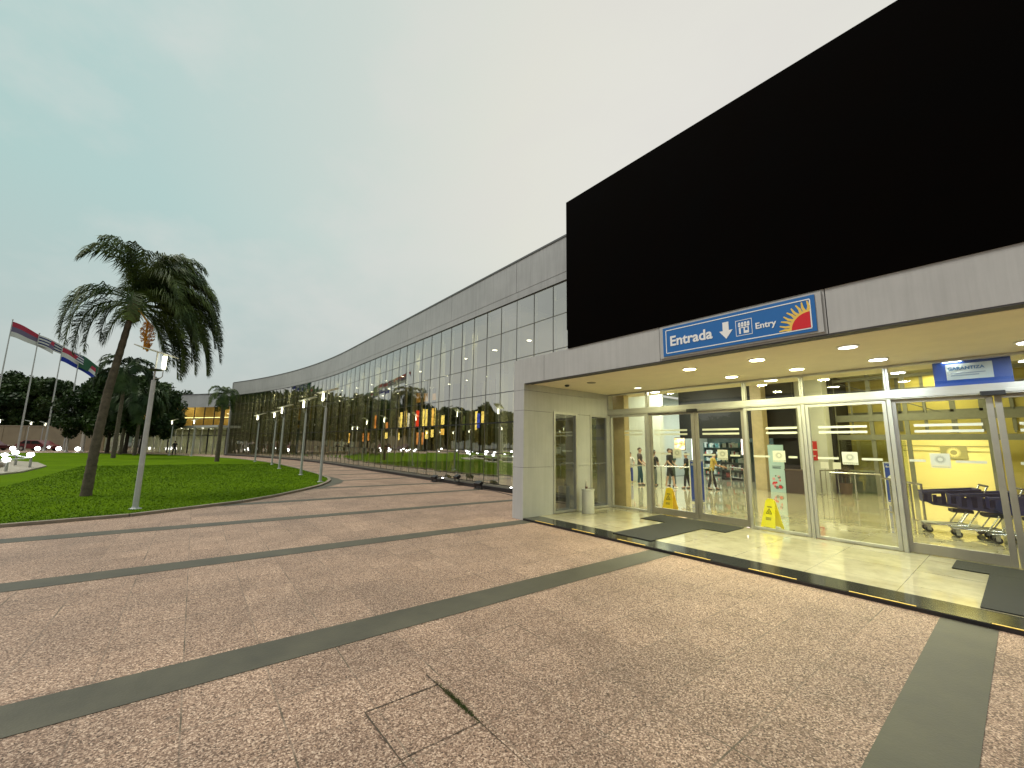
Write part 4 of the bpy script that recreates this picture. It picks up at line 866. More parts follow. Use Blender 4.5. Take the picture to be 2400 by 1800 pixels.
# ------------------------------------------------------------------ people
def skin(name, joints, edges, m, parent, levels=1):
    me = D.meshes.new(name); me.from_pydata([j[:3] for j in joints], edges, []); o = D.objects.new(name, me); COL.objects.link(o)
    md = o.modifiers.new('s', 'SKIN'); sv = me.skin_vertices[0].data
    for i, j in enumerate(joints):
        r = j[3]; sv[i].radius = r if isinstance(r, tuple) else (r, r)
    sv[0].use_root = True
    sb = o.modifiers.new('d', 'SUBSURF'); sb.levels = levels; sb.render_levels = levels
    dg = bpy.context.evaluated_depsgraph_get(); dg.update(); ne = D.meshes.new_from_object(o.evaluated_get(dg)); ne.name = name
    D.objects.remove(o); D.meshes.remove(me); ne.materials.clear(); ne.materials.append(m)
    ne.polygons.foreach_set('use_smooth', [True]*len(ne.polygons))
    r = D.objects.new(name, ne); COL.objects.link(r); r.parent = parent; return r
def person(loc, rz, h, label, top, legs, hair, group=None, short=False, stride=.12, armf=.10, skinc=(.45, .27, .18), hat=False, long_hair=False, lean=0.0):
    o = thing('person', label, 'person', loc, group); o.rotation_euler = (0, 0, rz); k = h/1.75
    SK = mat('skin_%.2f' % skinc[0], skinc, .55)
    def J(x, y, z, r): return (x*k, (y-lean*max(0, z-.9))*k, z*k, (r[0]*k, r[1]*k) if isinstance(r, tuple) else r*k)
    s = stride
    body = [J(0, 0, .98, (.095, .075)), J(0, -.01, 1.15, (.10, .075)), J(0, -.01, 1.33, (.125, .085)), J(0, 0, 1.46, (.09, .075)), J(0, -.01, 1.515, .056), J(0, -.02, 1.57, .078), J(0, -.025, 1.645, .092), J(0, -.015, 1.71, .066)]
    ed = [(i, i+1) for i in range(7)]
    def limb(pts, root):
        b = len(body); body.extend(pts); ed.append((root, b)); ed.extend((b+i, b+i+1) for i in range(len(pts)-1))
    for sg_ in (-1, 1):
        a = armf*(1 if sg_ > 0 else .8)
        limb([J(sg_*.19, 0, 1.42, .052), J(sg_*.23, -.02-a*.25, 1.16, .043), J(sg_*.20, -.10-a*.95, 1.0+a*.18, .033), J(sg_*.19, -.15-a*1.05, .97+a*.18, .03)], 3)
        b = len(body)-1
        for q in range(5):
            body.append(J(sg_*(.19+(q-2)*.013), -.21-a*1.05-(.01 if q in (1, 2) else 0), .945+a*.18-(.02 if q == 4 else 0), .008)); ed.append((b, len(body)-1))
        st = s*sg_
        limb([J(sg_*.085, 0, .88, .062), J(sg_*.10, -st*.55-.02, .50, .052), J(sg_*.10, -st, .09, .040), J(sg_*.10, -st-.14, .03, .034)], 0)
    b_ = skin('body', body, ed, SK, o)
    # face: nose and eyes and ears as relief on one child
    fb = MB(); hc = Vector((0, -.03-lean*.76, 1.655))*k
    for sx in (-.03, .03): fb.lathe(hc+Vector((sx*k, -.083*k, .012*k)), [(.001, -.008*k), (.011*k, 0), (.001, .008*k)], 8)
    fb.build('eyes', DARK, o)
    fb = MB(); fb.prism([hc+Vector(v)*k for v in ((-.014, -.078, -.03), (.014, -.078, -.03), (.008, -.082, .015), (-.008, -.082, .015))], (0, -.02*k, -.004*k)); fb.box(hc.x-.022*k, hc.x+.022*k, hc.y-.088*k, hc.y-.07*k, hc.z-.052*k, hc.z-.043*k)
    for sg_ in (-1, 1): fb.obox(hc+Vector((sg_*.09, .01, 0))*k, (1, 0, 0), (0, 1, 0), (0, 0, 1), .01*k, .018*k, .03*k)
    fb.build('face', SK, o)
    # clothes follow the same joints, a little wider
    g_ = 1.34
    def infl(j, f=g_): r = j[3]; return (*j[:3], (r[0]*f, r[1]*f) if isinstance(r, tuple) else r*f)
    tj = [infl(J(0, 0, .82, (.128, .105)), 1.2), infl(J(0, 0, .96, (.128, .102)), 1.22), infl(J(0, -.01, 1.15, (.128, .10)), 1.2), infl(J(0, -.01, 1.33, (.145, .105)), 1.2), infl(J(0, 0, 1.45, (.095, .08)), 1.1)]; te = [(0, 1), (1, 2), (2, 3), (3, 4)]
    for sg_ in (-1, 1):
        a = armf*(1 if sg_ > 0 else .8); q = len(tj); tj += [infl(J(sg_*.19, 0, 1.42, .054), 1.25), infl(J(sg_*.225, -.02-a*.22, 1.2, .047), 1.3)]; te += [(4, q), (q, q+1)]
    skin('shirt', tj, te, top, o)
    lj = [infl(J(0, 0, 1.0, (.115, .095)), 1.05), infl(J(0, 0, .90, (.12, .10)), 1.08)]; le = [(0, 1)]
    for sg_ in (-1, 1):
        st = s*sg_; q = len(lj); lj += [infl(J(sg_*.088, 0, .80, .078), 1.12), infl(J(sg_*.10, -st*.55-.02, .50, .058), 1.25)]; le += [(1, q), (q, q+1)]
        if not short: lj.append(infl(J(sg_*.10, -st, .10, .044), 1.35)); le.append((q+1, q+2))
    skin('trousers', lj, le, legs, o)
    for sg_ in (-1, 1):
        st = s*sg_; sh = [J(sg_*.10, -st+.03, .04, .046), J(sg_*.10, -st-.08, .035, .044), J(sg_*.10, -st-.17, .028, .032)]; skin('shoe', sh, [(0, 1), (1, 2)], BLKP if not short else WHITE, o)
    hm_ = MB(); hc = Vector((0, (-.012-lean*.78)*k, 1.672*k)); rx, ry, rz_ = .094*k, .106*k, .104*k; na, nb = 16, 9
    def HP(i, j):
        th = 2*pi*i/na; ph = pi*.5-(pi*.5+(.95 if long_hair else .55)*(.5+.5*math.sin(th)))*j/nb if math.sin(th) > -.35 else pi*.5-(pi*.5-.35)*j/nb
        return hc+Vector((math.cos(th)*math.cos(ph)*rx, math.sin(th)*math.cos(ph)*ry, math.sin(ph)*rz_))
    for i in range(na):
        for j in range(nb): hm_.quad(HP(i, j+1), HP(i+1, j+1), HP(i+1, j), HP(i, j))
    if hat: hm_.prism([hc+Vector((math.cos(t_)*.085*k, -.07*k+math.sin(t_)*.10*k, .035*k)) for t_ in [pi+pi*q/8 for q in range(9)]], (0, 0, .012*k))
    if long_hair: hm_.tube([hc+Vector((0, .07*k, 0)), hc+Vector((0, .085*k, -.12*k)), hc+Vector((0, .08*k, -.26*k))], [.07*k, .075*k, .04*k], 10)
    hm_.build('cap' if hat else 'hair', hair, o, smooth=True)
    return o
HB = mat('hair_black', (.012, .009, .008), .5); HBR = mat('hair_brown', (.06, .035, .02), .5)
GP = 'shoppers standing in the lobby'
person((-10.88, 16.17, FZ), 1.9, 1.64, 'person in dark top and blue jeans turned right by the white wall', mat('top_dark_brown', (.05, .035, .03), .7), mat('jeans_teal', (.02, .06, .09), .8), HBR, GP, stride=.05)
person((-10.17, 16.12, FZ), -2.7, 1.50, 'person in black top and grey jeans seen from behind at the rail', mat('top_black', (.008, .008, .009), .7), mat('jeans_grey', (.10, .12, .12), .8), HB, GP, stride=.04)
person((-9.44, 16.17, FZ), 1.7, 1.62, 'person in black shirt and shorts stepping with pale shoes', mat('top_black', (.008,)*3), mat('shorts_black', (.010, .011, .012), .8), HBR, GP, short=True, stride=.15, skinc=(.42, .27, .19))
person((-8.92, 16.59, FZ), -1.2, 1.46, 'person in black clothes half hidden behind the totem', mat('top_black', (.008,)*3), mat('trousers_black', (.007, .007, .008), .8), HB, GP, stride=.1)
person((-8.09, 17.01, FZ), 2.3, 1.5, 'person in mustard shirt, black trousers and dark cap leaning on a trolley', mat('shirt_mustard', (.42, .30, .05), .7), mat('trousers_black', (.007,)*3), mat('cap_black', (.01, .01, .011), .7), GP, stride=.2, armf=.5, hat=True, lean=.18)
person((-11.69, 16.59, FZ), .6, 1.42, 'person with blue trousers partly hidden behind the tan stone pillar', mat('top_pale', (.45, .42, .36), .7), mat('trousers_blue', (.02, .04, .22), .8), HB, GP, stride=.05)
person((-10.44, 16.59, FZ), 2.6, 1.55, 'person in grey top and dark trousers among the shoppers near the white wall', mat('top_grey', (.12, .12, .12), .7), mat('trousers_black', (.007,)*3), HB, GP, stride=.08)
person((-9.7, 16.8, FZ), -1.9, 1.6, 'person in teal top behind the group at the rail', mat('top_teal', (.03, .09, .09), .7), mat('jeans_grey', (.1,)*3), HBR, GP, stride=.06, long_hair=True)
person((-63.4, -.2, .0), -1.2, 1.62, 'person in dark clothes walking before the far lit entrance', mat('top_black', (.008,)*3), mat('trousers_black', (.007,)*3), HB, None, stride=.16)

# ------------------------------------------------------------------ lamp posts
def lamp_post(loc, label, tilt, scale=1.0, simple=False):
    o = thing('lamp_post', label, 'lamp post', loc, 'lamp posts with flat reflector tops')
    MB().lathe((0, 0, 0), [(.13, 0), (.13, .015), (.075, .03), (.065, .06)], 16).build('base', POLE, o)
    MB().tube([(0, 0, .05), (0, 0, 3.2)], [.062, .048], 14).build('pole', POLE, o, smooth=True)
    MB().tube([(0, 0, 3.2), (0, 0, 3.95)], .018, 8).build('stem', POLE, o)
    MB().lathe((0, 0, 3.44), [(.05, 0), (.15, .02), (.155, .045), (.05, .05)], 20).build('disc', BLKP, o)
    mb = MB(); mb.tube([(0, 0, 3.25), (.10, .12, 3.25), (.13, .16, 3.30), (.13, .16, 3.50)], .011, 6); mb.build('bracket', POLE, o)
    MB().tube([(.13, .16, 3.50), (.13, .16, 3.83)], .042, 12).build('light_tube', LIT_T, o)
    mb = MB(); ax = Vector((.35, .90, -tilt)).normalized(); side = Vector((-.93, .36, 0)).normalized(); mb.obox(Vector((.0, -.02, 3.95)), ax, side, ax.cross(side), .44, .17, .012); mb.build('reflector', mat('reflector_white', (.80, .80, .72), .35), o)
    if not simple: lamp('bulb', 'POINT', (.13, .16, 3.62), 60, (1, .95, .7), .04, o)
    return o
lp = lamp_post((-13.87, -.64, .04), 'grey lamp post with black disc, nearest one, beside the big palm', .28)
LPs = [((-19.13, 4.93), 'grey lamp post at the rounded lawn tip nearest the glass wall'), ((-23.67, 5.13), 'second grey lamp post along the path from the lawn tip'), ((-29.7, 5.15), 'third grey lamp post along the path from the lawn tip'), ((-40.57, 5.2), 'fifth grey lamp post along the path from the lawn tip'), ((-35.2, 5.6), 'fourth grey lamp post along the path from the lawn tip'), ((-56.5, 1.3), 'grey lamp post beyond the small palm near the far entrance'), ((-60.5, -.6), 'farthest grey lamp post on the lawn edge before the far entrance')]
for (x, y), lb in LPs:
    q = dup(lp, (x, y, .04), pi+math.atan2(4.93-.6, -19)*.0+(-.25), lb)
# a row on the far side of the fountain
for i, (x, y, rz_) in enumerate([(-60, -19.5, .2), (-64, -18.8, .2), (-68, -18.2, .2), (-72.5, -17.6, .2), (-77, -17.0, .2), (-83, -15.6, .2), (-87, -15.0, .2), (-38, -20, .3), (-30, -19, .3), (-22, -17, .3), (-44, -14, .1), (-52, -24, .1)]):
    q = dup(lp, (x, y, .0), rz_, 'white topped lamp post beyond the fountain, %s of the row' % ['first', 'second', 'third', 'fourth', 'fifth', 'sixth', 'seventh'][i] if i < 7 else 'white topped lamp post behind the fountain, seen only in the glass reflections')

# ------------------------------------------------------------------ palms
PLEAF = leaf_mat('palm_leaf', (.028, .054, .014), (.115, .160, .036), 1.6); PLEAF2 = leaf_mat('palm_leaf_dark', (.014, .034, .010), (.050, .085, .020), .8)
BARK = mat('palm_bark', (.115, .092, .068), .9, noise=.45, nscale=7, bump=.6, bscale=25)
def frond(az, el0, L, droop, wind, base, seed, m, parent, dens=1.0, lw=.016, leaf=.50, hang=.5):
    r = random.Random(seed); mb = MB(); p = Vector(base); d = Vector((math.cos(az)*math.cos(el0), math.sin(az)*math.cos(el0), math.sin(el0))); NS = 22; st = L/NS; pts = [p.copy()]; ds = [d.copy()]
    for i in range(NS):
        d = (d+Vector(wind)*.020+Vector((0, 0, -droop*(.25+1.1*i/NS)*.1))).normalized(); p = p+d*st; pts.append(p.copy()); ds.append(d.copy())
    mb.tube(pts, [.022*(1-.8*i/NS)+.003 for i in range(NS+1)], 5, cap=False)
    nl = int(64*dens*L/2.3)
    for k in range(nl):
        t = .16+.84*(k/nl)**.9; f = t*NS; i = min(NS-1, int(f)); q = pts[i].lerp(pts[i+1], f-i); dd = ds[i]; side = dd.cross(Vector((0, 0, 1)))
        side = side.normalized() if side.length > .05 else Vector((1, 0, 0)); up = side.cross(dd)
        for sg_ in (-1, 1):
            l = leaf*math.sin(pi*min(1, .12+t*.80))*r.uniform(.75, 1.15); dir0 = (side*sg_*r.uniform(.5, 1.0)+dd*r.uniform(.3, .8)+up*r.uniform(-.1, .35)+Vector(wind)*.30).normalized()
            mid = q+dir0*l*.5; dir1 = (dir0+Vector((0, 0, -1))*r.uniform(.7, 1.5)*hang*2+Vector(wind)*.25).normalized(); tip = mid+dir1*l*.6; wv = dd*lw*r.uniform(.8, 1.2)
            mb.quad(q-wv*.5, q+wv*.5, mid+wv, mid-wv); mb.quad(mid-wv, mid+wv, tip)
    return mb.build('frond', m, parent)
def trunk_obj(parent, pts, rs, name='trunk'):
    mb = MB(); P2, R2 = [], []; n_ = len(pts); tot = 44
    for k in range(tot+1):
        f = k/tot*(n_-1); i = min(n_-2, int(f)); P2.append(Vector(pts[i]).lerp(Vector(pts[i+1]), f-i)); R2.append((rs[i]+(rs[i+1]-rs[i])*(f-i))*(1.055 if k % 2 else .965))
    return mb.tube(P2, R2, 14).build(name, BARK, parent, smooth=True)
PR = Vector((-.11, .994, 0)); PD = Vector((-.994, -.11, 0))       # sideways and depth directions for the big palm
bp_ = thing('palm_tree', 'big windblown palm with an orange fruit cluster on the near lawn', 'palm', (-17.72, -1.96, .04))
trunk_obj(bp_, [(0, 0, -.05), tuple(PR*.03+Vector((0, 0, 1.4))), tuple(PR*.12+Vector((0, 0, 3.2))), tuple(PR*.34+Vector((0, 0, 5.45)))], [.135, .118, .108, .082])
cb = PR*.36+Vector((0, 0, 5.45))
MB().tube([cb, cb+PR*.03+Vector((0, 0, .10)), cb+PR*.05+Vector((0, 0, .5)), cb+PR*.07+Vector((0, 0, 1.0))], [.09, .20, .17, .07], 14).build('crown_shaft', mat('palm_sheath', (.10, .095, .035), .7, noise=.35, nscale=6), bp_, smooth=True)
cb = cb+PR*.05+Vector((0, 0, .62)); wind = PR*.55+Vector((0, 0, 0))
FR = [(98, 80, 2.9, 1.7, .9), (88, 72, 3.1, 1.9, .9), (105, 62, 3.3, 2.1, 1.0), (78, 58, 3.4, 2.2, 1), (92, 50, 3.6, 2.2, 1), (112, 44, 3.5, 2.3, 1), (66, 44, 3.4, 2.4, 1), (95, 36, 3.7, 2.2, 1), (82, 24, 3.6, 2.3, 1), (104, 18, 3.6, 2.4, 1), (125, 28, 3.2, 2.5, 1), (55, 22, 3.2, 2.5, 1), (90, 8, 3.3, 2.5, 1), (74, 0, 3.0, 2.6, 1), (108, -4, 3.0, 2.6, 1), (88, -14, 2.8, 2.3, 1), (100, -28, 2.6, 1.9, .9), (70, -24, 2.4, 2.1, .9), (94, -46, 2.2, 1.2, .5), (84, 66, 3.2, 2.0, .9), (100, 28, 3.4, 2.4, 1), (86, 40, 3.5, 2.3, 1), (140, 40, 2.8, 2.6, .8), (40, 45, 2.9, 2.6, .8), (150, 66, 2.6, 2.3, .6), (30, 70, 2.6, 2.3, .6),
      (268, 40, 3.0, 3.5, -.10), (258, 28, 2.9, 3.5, -.10), (282, 22, 2.7, 3.6, -.10), (266, 8, 2.3, 3.5, -.05), (276, -10, 1.8, 3.2, 0), (266, 80, 2.5, 2.2, -.30), (282, 86, 2.6, 2.0, -.12), (255, 84, 2.4, 2.0, -.22), (272, -55, 1.7, 1.0, 0), (85, 84, 2.8, 1.9, .5), (90, 86, 2.5, 1.3, .9), (60, 80, 2.5, 1.5, .9), (120, 80, 2.5, 1.5, .9), (10, 82, 2.3, 1.7, .7), (170, 82, 2.3, 1.7, .7), (90, 76, 2.7, 1.6, 1), (300, 86, 2.2, 1.6, .3), (240, 86, 2.2, 1.6, .3), (100, 70, 2.9, 2.0, 1), (80, 54, 3.1, 2.6, .9), (96, 30, 3.0, 3.0, .9), (88, 46, 2.8, 3.2, .8), (110, 58, 2.8, 2.9, .8), (70, 62, 2.8, 2.8, .8), (190, 55, 2.2, 3.0, .6), (350, 55, 2.2, 3.0, .6)]
for i, (az, el_, L, dr, wf) in enumerate(FR):
    # az: 90 = to the right in the photograph, 270 = left, 0 = away, 180 = towards
    v = PD*math.cos(math.radians(az))+PR*math.sin(math.radians(az)); a = math.atan2(v.y, v.x)
    frond(a, math.radians(el_), L*.97, dr, wind*wf, cb+Vector((0, 0, rnd.uniform(-.25, .2))), 100+i, PLEAF, bp_, 1.4, .016, .74, .60)
mb = MB(); fb_ = cb+PR*.36-PD*.40+Vector((0, 0, -.62))
for k in range(520):
    t = rnd.random(); r = .19*math.sin(pi*min(1, .15+t*.85)); a = rnd.uniform(0, 6.28); c = fb_+Vector((0, 0, -.95*t))+PR*(.09*t)+Vector((math.cos(a)*r*rnd.random()**.5, math.sin(a)*r*rnd.random()**.5, 0)); s_ = .030
    mb.quad(c+Vector((s_, 0, 0)), c+Vector((0, s_, 0)), c+Vector((0, 0, s_))); mb.quad(c+Vector((-s_, 0, 0)), c+Vector((0, -s_, 0)), c+Vector((0, 0, -s_))); mb.quad(c+Vector((s_, 0, 0)), c+Vector((0, 0, -s_)), c+Vector((0, -s_, 0)))
mb.tube([cb, fb_, fb_+Vector((0, 0, -.9))], .03, 6)
mb.build('fruit_cluster', mat('palm_fruit_orange', (.75, .34, .03), .6), bp_)
def palm(loc, h, L, nfr, label, seed, m, group=None, lean=(0, 0), lw=.04, leaf=.7, dens=.5):
    r = random.Random(seed); o = thing('palm_tree', label, 'palm', loc, group); top = Vector((lean[0], lean[1], h))
    trunk_obj(o, [(0, 0, -.05), (lean[0]*.3, lean[1]*.3, h*.5), tuple(top)], [.17, .14, .11])
    for k in range(nfr):
        frond(2*pi*k/nfr*1.0+r.uniform(-.3, .3)+k*1.3, r.uniform(-.2, 1.25), L*r.uniform(.85, 1.1), r.uniform(2.2, 3.4), (0, .12, 0), top, seed*50+k, m, o, dens, lw, leaf, .6)
    return o
palm((-41.69, 2.66, .04), 5.5, 1.75, 17, 'small slim palm standing alone on the lawn edge before the far wing', 3, PLEAF, lw=.03, leaf=.5, dens=.8)
palm((-52, -4.4, .04), 8.2, 3.3, 22, 'dark bushy palm directly behind the big palm trunk', 4, PLEAF2, lw=.06, leaf=.95, dens=.5)
palm((-64.2, -4.9, .04), 6.2, 4.0, 24, 'dark drooping palm before the glazed pavilion, left one of two', 5, PLEAF2, lw=.08, leaf=1.2, dens=.5)
palm((-60.7, -3.5, .04), 6.0, 3.4, 24, 'dark drooping palm before the glazed pavilion, right one with a pale orange fruit ball', 6, PLEAF2, lw=.07, leaf=1.1, dens=.5)
o = [c for c in COL.objects if c.name.startswith('palm_tree')][-1]
MB().lathe((.4, .4, 4.2), [(.05, -.3), (.28, -.15), (.32, 0), (.24, .2), (.05, .3)], 14).build('fruit_cluster', mat('palm_fruit_orange', (.75, .34, .03)), o)

# ------------------------------------------------------------------ broadleaf trees
LF = [leaf_mat('leaf_dark', (.014, .034, .009), (.050, .085, .018), .5), leaf_mat('leaf_olive', (.026, .042, .008), (.085, .105, .020), .4)]
TB = mat('tree_bark', (.05, .04, .03), .9, noise=.3, nscale=5)
def tree_proto(seed, h, rad, nl, m, label):
    r = random.Random(seed); o = thing('tree', label, 'tree', (0, 0, 0), 'trees round the plaza')
    mb = MB(); mb.tube([(0, 0, -.1), (.1, 0, h*.25), (.15, .1, h*.5)], [.28, .2, .14], 9)
    cl_ = []
    for k in range(34):
        a = r.uniform(0, 2*pi); rr = rad*r.random()**.55; z = h*(.30+.62*r.random()); f = 1-abs((z/h-.58)/.48)**2; c = Vector((math.cos(a)*rr*max(.25, f), math.sin(a)*rr*max(.25, f), z)); cl_.append((c, r.uniform(.16, .30)*rad))
    for c, s_ in cl_[:14]: mb.tube([(.1, .05, h*.35), Vector((.1, .05, h*.4)).lerp(c, .6), c], [.09, .05, .015], 5)
    mb.build('trunk', TB, o)
    mb = MB()
    for k in range(nl):
        c, s_ = cl_[r.randrange(len(cl_))]; v = Vector((r.gauss(0, 1), r.gauss(0, 1), r.gauss(0, .75))); v = v.normalized()*s_*r.random()**.4*1.15; p = c+v
        u = Vector((r.gauss(0, 1), r.gauss(0, 1), r.gauss(0, 1))).normalized(); t_ = u.cross(Vector((r.gauss(0, 1), r.gauss(0, 1), r.gauss(0, 1)))).normalized(); l = r.uniform(.17, .36)*(rad/4)**.5
        mb.quad(p-u*l, p+t_*l*.5, p+u*l, p-t_*l*.5)
    mb.build('crown', m, o); return o
T1 = tree_proto(11, 11.5, 5.0, 11000, LF[0], 'x'); T2 = tree_proto(12, 10.0, 5.6, 11000, LF[1], 'x'); T3 = tree_proto(13, 13, 4.6, 11000, LF[0], 'x')
TR = []
for i in range(34):
    a = math.radians(183.0+i*1.25+rnd.uniform(-.4, .4)); R = rnd.uniform(112, 122)*(1 if i % 2 else 1.07); TR.append((math.cos(a)*R, math.sin(a)*R))
for i in range(6): a = math.radians(175.0+i*1.8); R = 150; TR.append((math.cos(a)*R, math.sin(a)*R-1))
NSEEN = len(TR)
for x_, y_ in ((-74, -6.9), (-70.5, -5.0), (-77, -8.6), (-67, -3.4)): TR.append((x_, y_))
NSEEN = len(TR)
for i in range(24): TR.append((-98+i*4.9+rnd.uniform(-1.5, 1.5), -50+rnd.uniform(-4, 4)))
seen_lbl = {0: 'dark rounded tree in the wood behind the pale boundary wall', 1: 'olive green tree in the wood behind the pale boundary wall', 2: 'tall dark tree in the wood behind the pale boundary wall'}
refl_lbl = {0: 'dark rounded tree across the plaza mirrored in the glass wall', 1: 'olive green tree across the plaza mirrored in the glass wall', 2: 'tall dark tree across the plaza mirrored in the glass wall'}
prot = [T1, T2, T3]; first = [True]*3
for i, (x, y) in enumerate(TR):
    q = rnd.choice((0, 0, 1, 2)); sc_ = rnd.uniform(1.0, 1.25)*(.62 if i >= NSEEN else .72 if i >= NSEEN-4 else 1.0); lb = (seen_lbl if i < NSEEN else refl_lbl)[q]
    if first[q]: t_ = prot[q]; first[q] = False; t_.location = (x, y, 0); t_.rotation_euler = (0, 0, rnd.uniform(0, 6)); t_.scale = (sc_,)*3; t_['label'] = lb
    else: dup(prot[q], (x, y, 0), rnd.uniform(0, 6), lb, sc_)

# ------------------------------------------------------------------ far wing, pavilion, boundary wall
wing = thing('far_wing', 'far wing with grey roof band and warm lit upper windows beyond the small palm', 'building', fp(66, 6, 0)); WO = tuple(fp(66, 6, 0))
strip(MB(WO), S_END+.3, 92, 6.4, 6.8, 6.9, 8.9, 2.0).build('fascia', PANELD, wing)
strip(MB(WO), S_END+.3, 92, 6.33, 7.0, 8.902, 9.0, 2.0).build('coping', SEAM, wing)
strip(MB(WO), S_END+.3, 92, 6.9, 17, 8.5, 8.7, 2.0).build('roof', SEAM, wing)
strip(MB(WO), S_END+.3, 92, 11, 11.3, 3.6, 8.5, 2.0).build('back_wall', mat('warm_back_wall', (.55, .38, .12), .7, noise=.4, nscale=.5), wing)
strip(MB(WO), S_END+.3, 92, 6.5, 11, 3.62, 3.75, 2.0).build('floor', TAN, wing)
for i in range(14):
    s0, s1 = S_END+.5+i*2.1, S_END+.5+(i+1)*2.1
    MB(WO).quad(fp(s0, 6.55, 3.75), fp(s1, 6.55, 3.75), fp(s1, 6.55, 6.9), fp(s0, 6.55, 6.9)).build('window', glass('wing_glass', (.86, .84, .66), 1.6), wing)
    x, y, t, nn = fc(s1, 6.5); MB(WO).obox(Vector((x, y, 5.3)), t, nn, (0, 0, 1), .05, .05, 1.6).build('mullion', DARK, wing)
mb = MB(WO); strip(mb, S_END+.3, 84, 6.45, 6.6, 5.10, 5.2, 2.0); mb.build('transom', DARK, wing)
strip(MB(WO), S_END+.3, 84, 6.62, 6.7, 5.22, 5.32, 2.0).build('light_strip', emit('warm_strip', (1, .86, .40), 1.6), wing)
for s in (60, 66, 72, 79): x, y, t, nn = fc(s, 9); lamp('wing_light', 'AREA', Vector((x, y, 8.3))-Vector(WO), 75, (1, .88, .58), 2.5, wing)
for s in (59, 62, 65, 68.5): dup(cl, tuple(fp(s, 8.5, 6.0)), 0, 'round lit spot hanging inside the far wing upper windows')
pav = thing('glazed_pavilion', 'low glazed pavilion with a flat white canopy at the far entrance', 'building', fp(70, 0, 0)); VO = tuple(fp(70, 0, 0))
strip(MB(VO), S_END+.2, 80.4, -1.2, 6.3, 3.34, 3.60, 2.0).build('canopy', mat('canopy_white', (.55, .57, .56), .5), pav)
strip(MB(VO), S_END+.2, 80.4, 5.6, 6.2, .0, 3.33, 2.0).build('back_wall', mat('pavilion_back', (.30, .30, .22), .8, noise=.4, nscale=.6), pav)
strip(MB(VO), S_END+.2, 80.4, .1, 5.6, .0, .06, 2.0).build('floor', FLOOR, pav)
k = 0; s = S_END+.4
while s < 80:
    MB(VO).quad(fp(s, 0, .08), fp(s+1.5, 0, .08), fp(s+1.5, 0, 3.33), fp(s, 0, 3.33)).build('window', glass('pavilion_glass', (.72, .76, .64), 1.8), pav)
    x, y, t, nn = fc(s, 0); MB(VO).obox(Vector((x, y, 1.68)), t, nn, (0, 0, 1), .05, .06, 1.64).build('mullion', ALU if k % 3 else DARK, pav); s += 1.5; k += 1
mb = MB(VO); strip(mb, S_END+.3, 80.2, -.03, .05, 2.35, 2.45, 2.0); mb.build('transom', DARK, pav)
for s in (57.5, 62, 67, 72, 77): x, y, t, nn = fc(s, 2.6); lamp('pavilion_light', 'AREA', Vector((x, y, 3.28))-Vector(VO), 70, (1, .96, .8), 1.5, pav)
for i, s in enumerate((56, 58.5, 61, 63.5, 66, 68, 70.5, 73, 75.5, 78)): dup(cl, tuple(fp(s, -.6 if i % 2 else 1.6, 3.33)), 0, 'round lit spot under the flat white pavilion canopy')
o = thing('shop_sign', 'blue sign board above the far pavilion entrance', 'sign', fp(68.5, -.3, 2.45)); x, y, t, nn = fc(68.5, -.3)
MB().obox(Vector((0, 0, .18)), t, nn, (0, 0, 1), 1.3, .05, .20).build('panel', BLUE, o); MB().obox(-nn*.055+Vector((0, 0, .18)), t, nn, (0, 0, 1), 1.1, .004, .05).build('white_line', WS, o)
gw = thing('grey_wall_block', 'pale grey wall block left of the pavilion windows', 'wall', fp(82.4, 0, 0)); x, y, t, nn = fc(82.4, 0)
MB().obox(Vector((0, 0, 1.78))+nn*1.5, t, nn, (0, 0, 1), 1.95, 1.5, 1.78).build('block', mat('pale_grey_render', (.42, .44, .46), .6, noise=.1), gw); MB().obox(Vector((0, 0, .08))-nn*.01, t, nn, (0, 0, 1), 1.96, .02, .07).build('skirting', SEAM, gw)
MB().obox(Vector((0, 0, 1.2))+t*1.75-nn*.03, t, nn, (0, 0, 1), .09, .025, .42).build('wall_light', emit('wall_light', (1, .9, .6), 3), gw)
wa, wb = Vector((-84.3, -8.3, 0)), Vector((-125, -52, 0)); wd_ = (wb-wa).normalized(); wn_ = Vector((-wd_.y, wd_.x, 0))
bw = thing('boundary_wall', 'long low beige boundary wall behind the flagpoles', 'wall', (wa+wb)/2); L_ = (wb-wa).length
MB().obox(Vector((0, 0, 1.72)), wd_, wn_, (0, 0, 1), L_/2, .15, 1.72).build('wall', mat('beige_render', (.30, .255, .175), .8, noise=.15, nscale=.7), bw)
MB().obox(Vector((0, 0, 3.50)), wd_, wn_, (0, 0, 1), L_/2, .20, .055).build('coping', mat('beige_coping', (.36, .31, .23), .8), bw)
mb = MB()
for k in range(16): mb.obox(wd_*(-L_/2+2+k*3.6)+Vector((0, 0, 1.7))+wn_*-.0, wd_, wn_, (0, 0, 1), .10, .19, 1.69)
mb.build('pilaster', mat('beige_render', (.3,)*3), bw)
gt = thing('gate_frame', 'white gate frame in the boundary wall left of the grey block', 'gate', (-83.6, -9.3, 0)); mb = MB(); d_ = Vector((-.62, -.78, 0)); n2 = Vector((.78, -.62, 0))
for q in (-1.1, 1.1): mb.obox(d_*q+n2*.5+Vector((0, 0, 1.6)), d_, n2, (0, 0, 1), .16, .12, 1.6)
mb.obox(n2*.5+Vector((0, 0, 3.38)), d_, n2, (0, 0, 1), 1.5, .35, .17); mb.build('frame', mat('gate_white', (.55, .54, .48), .6), gt)

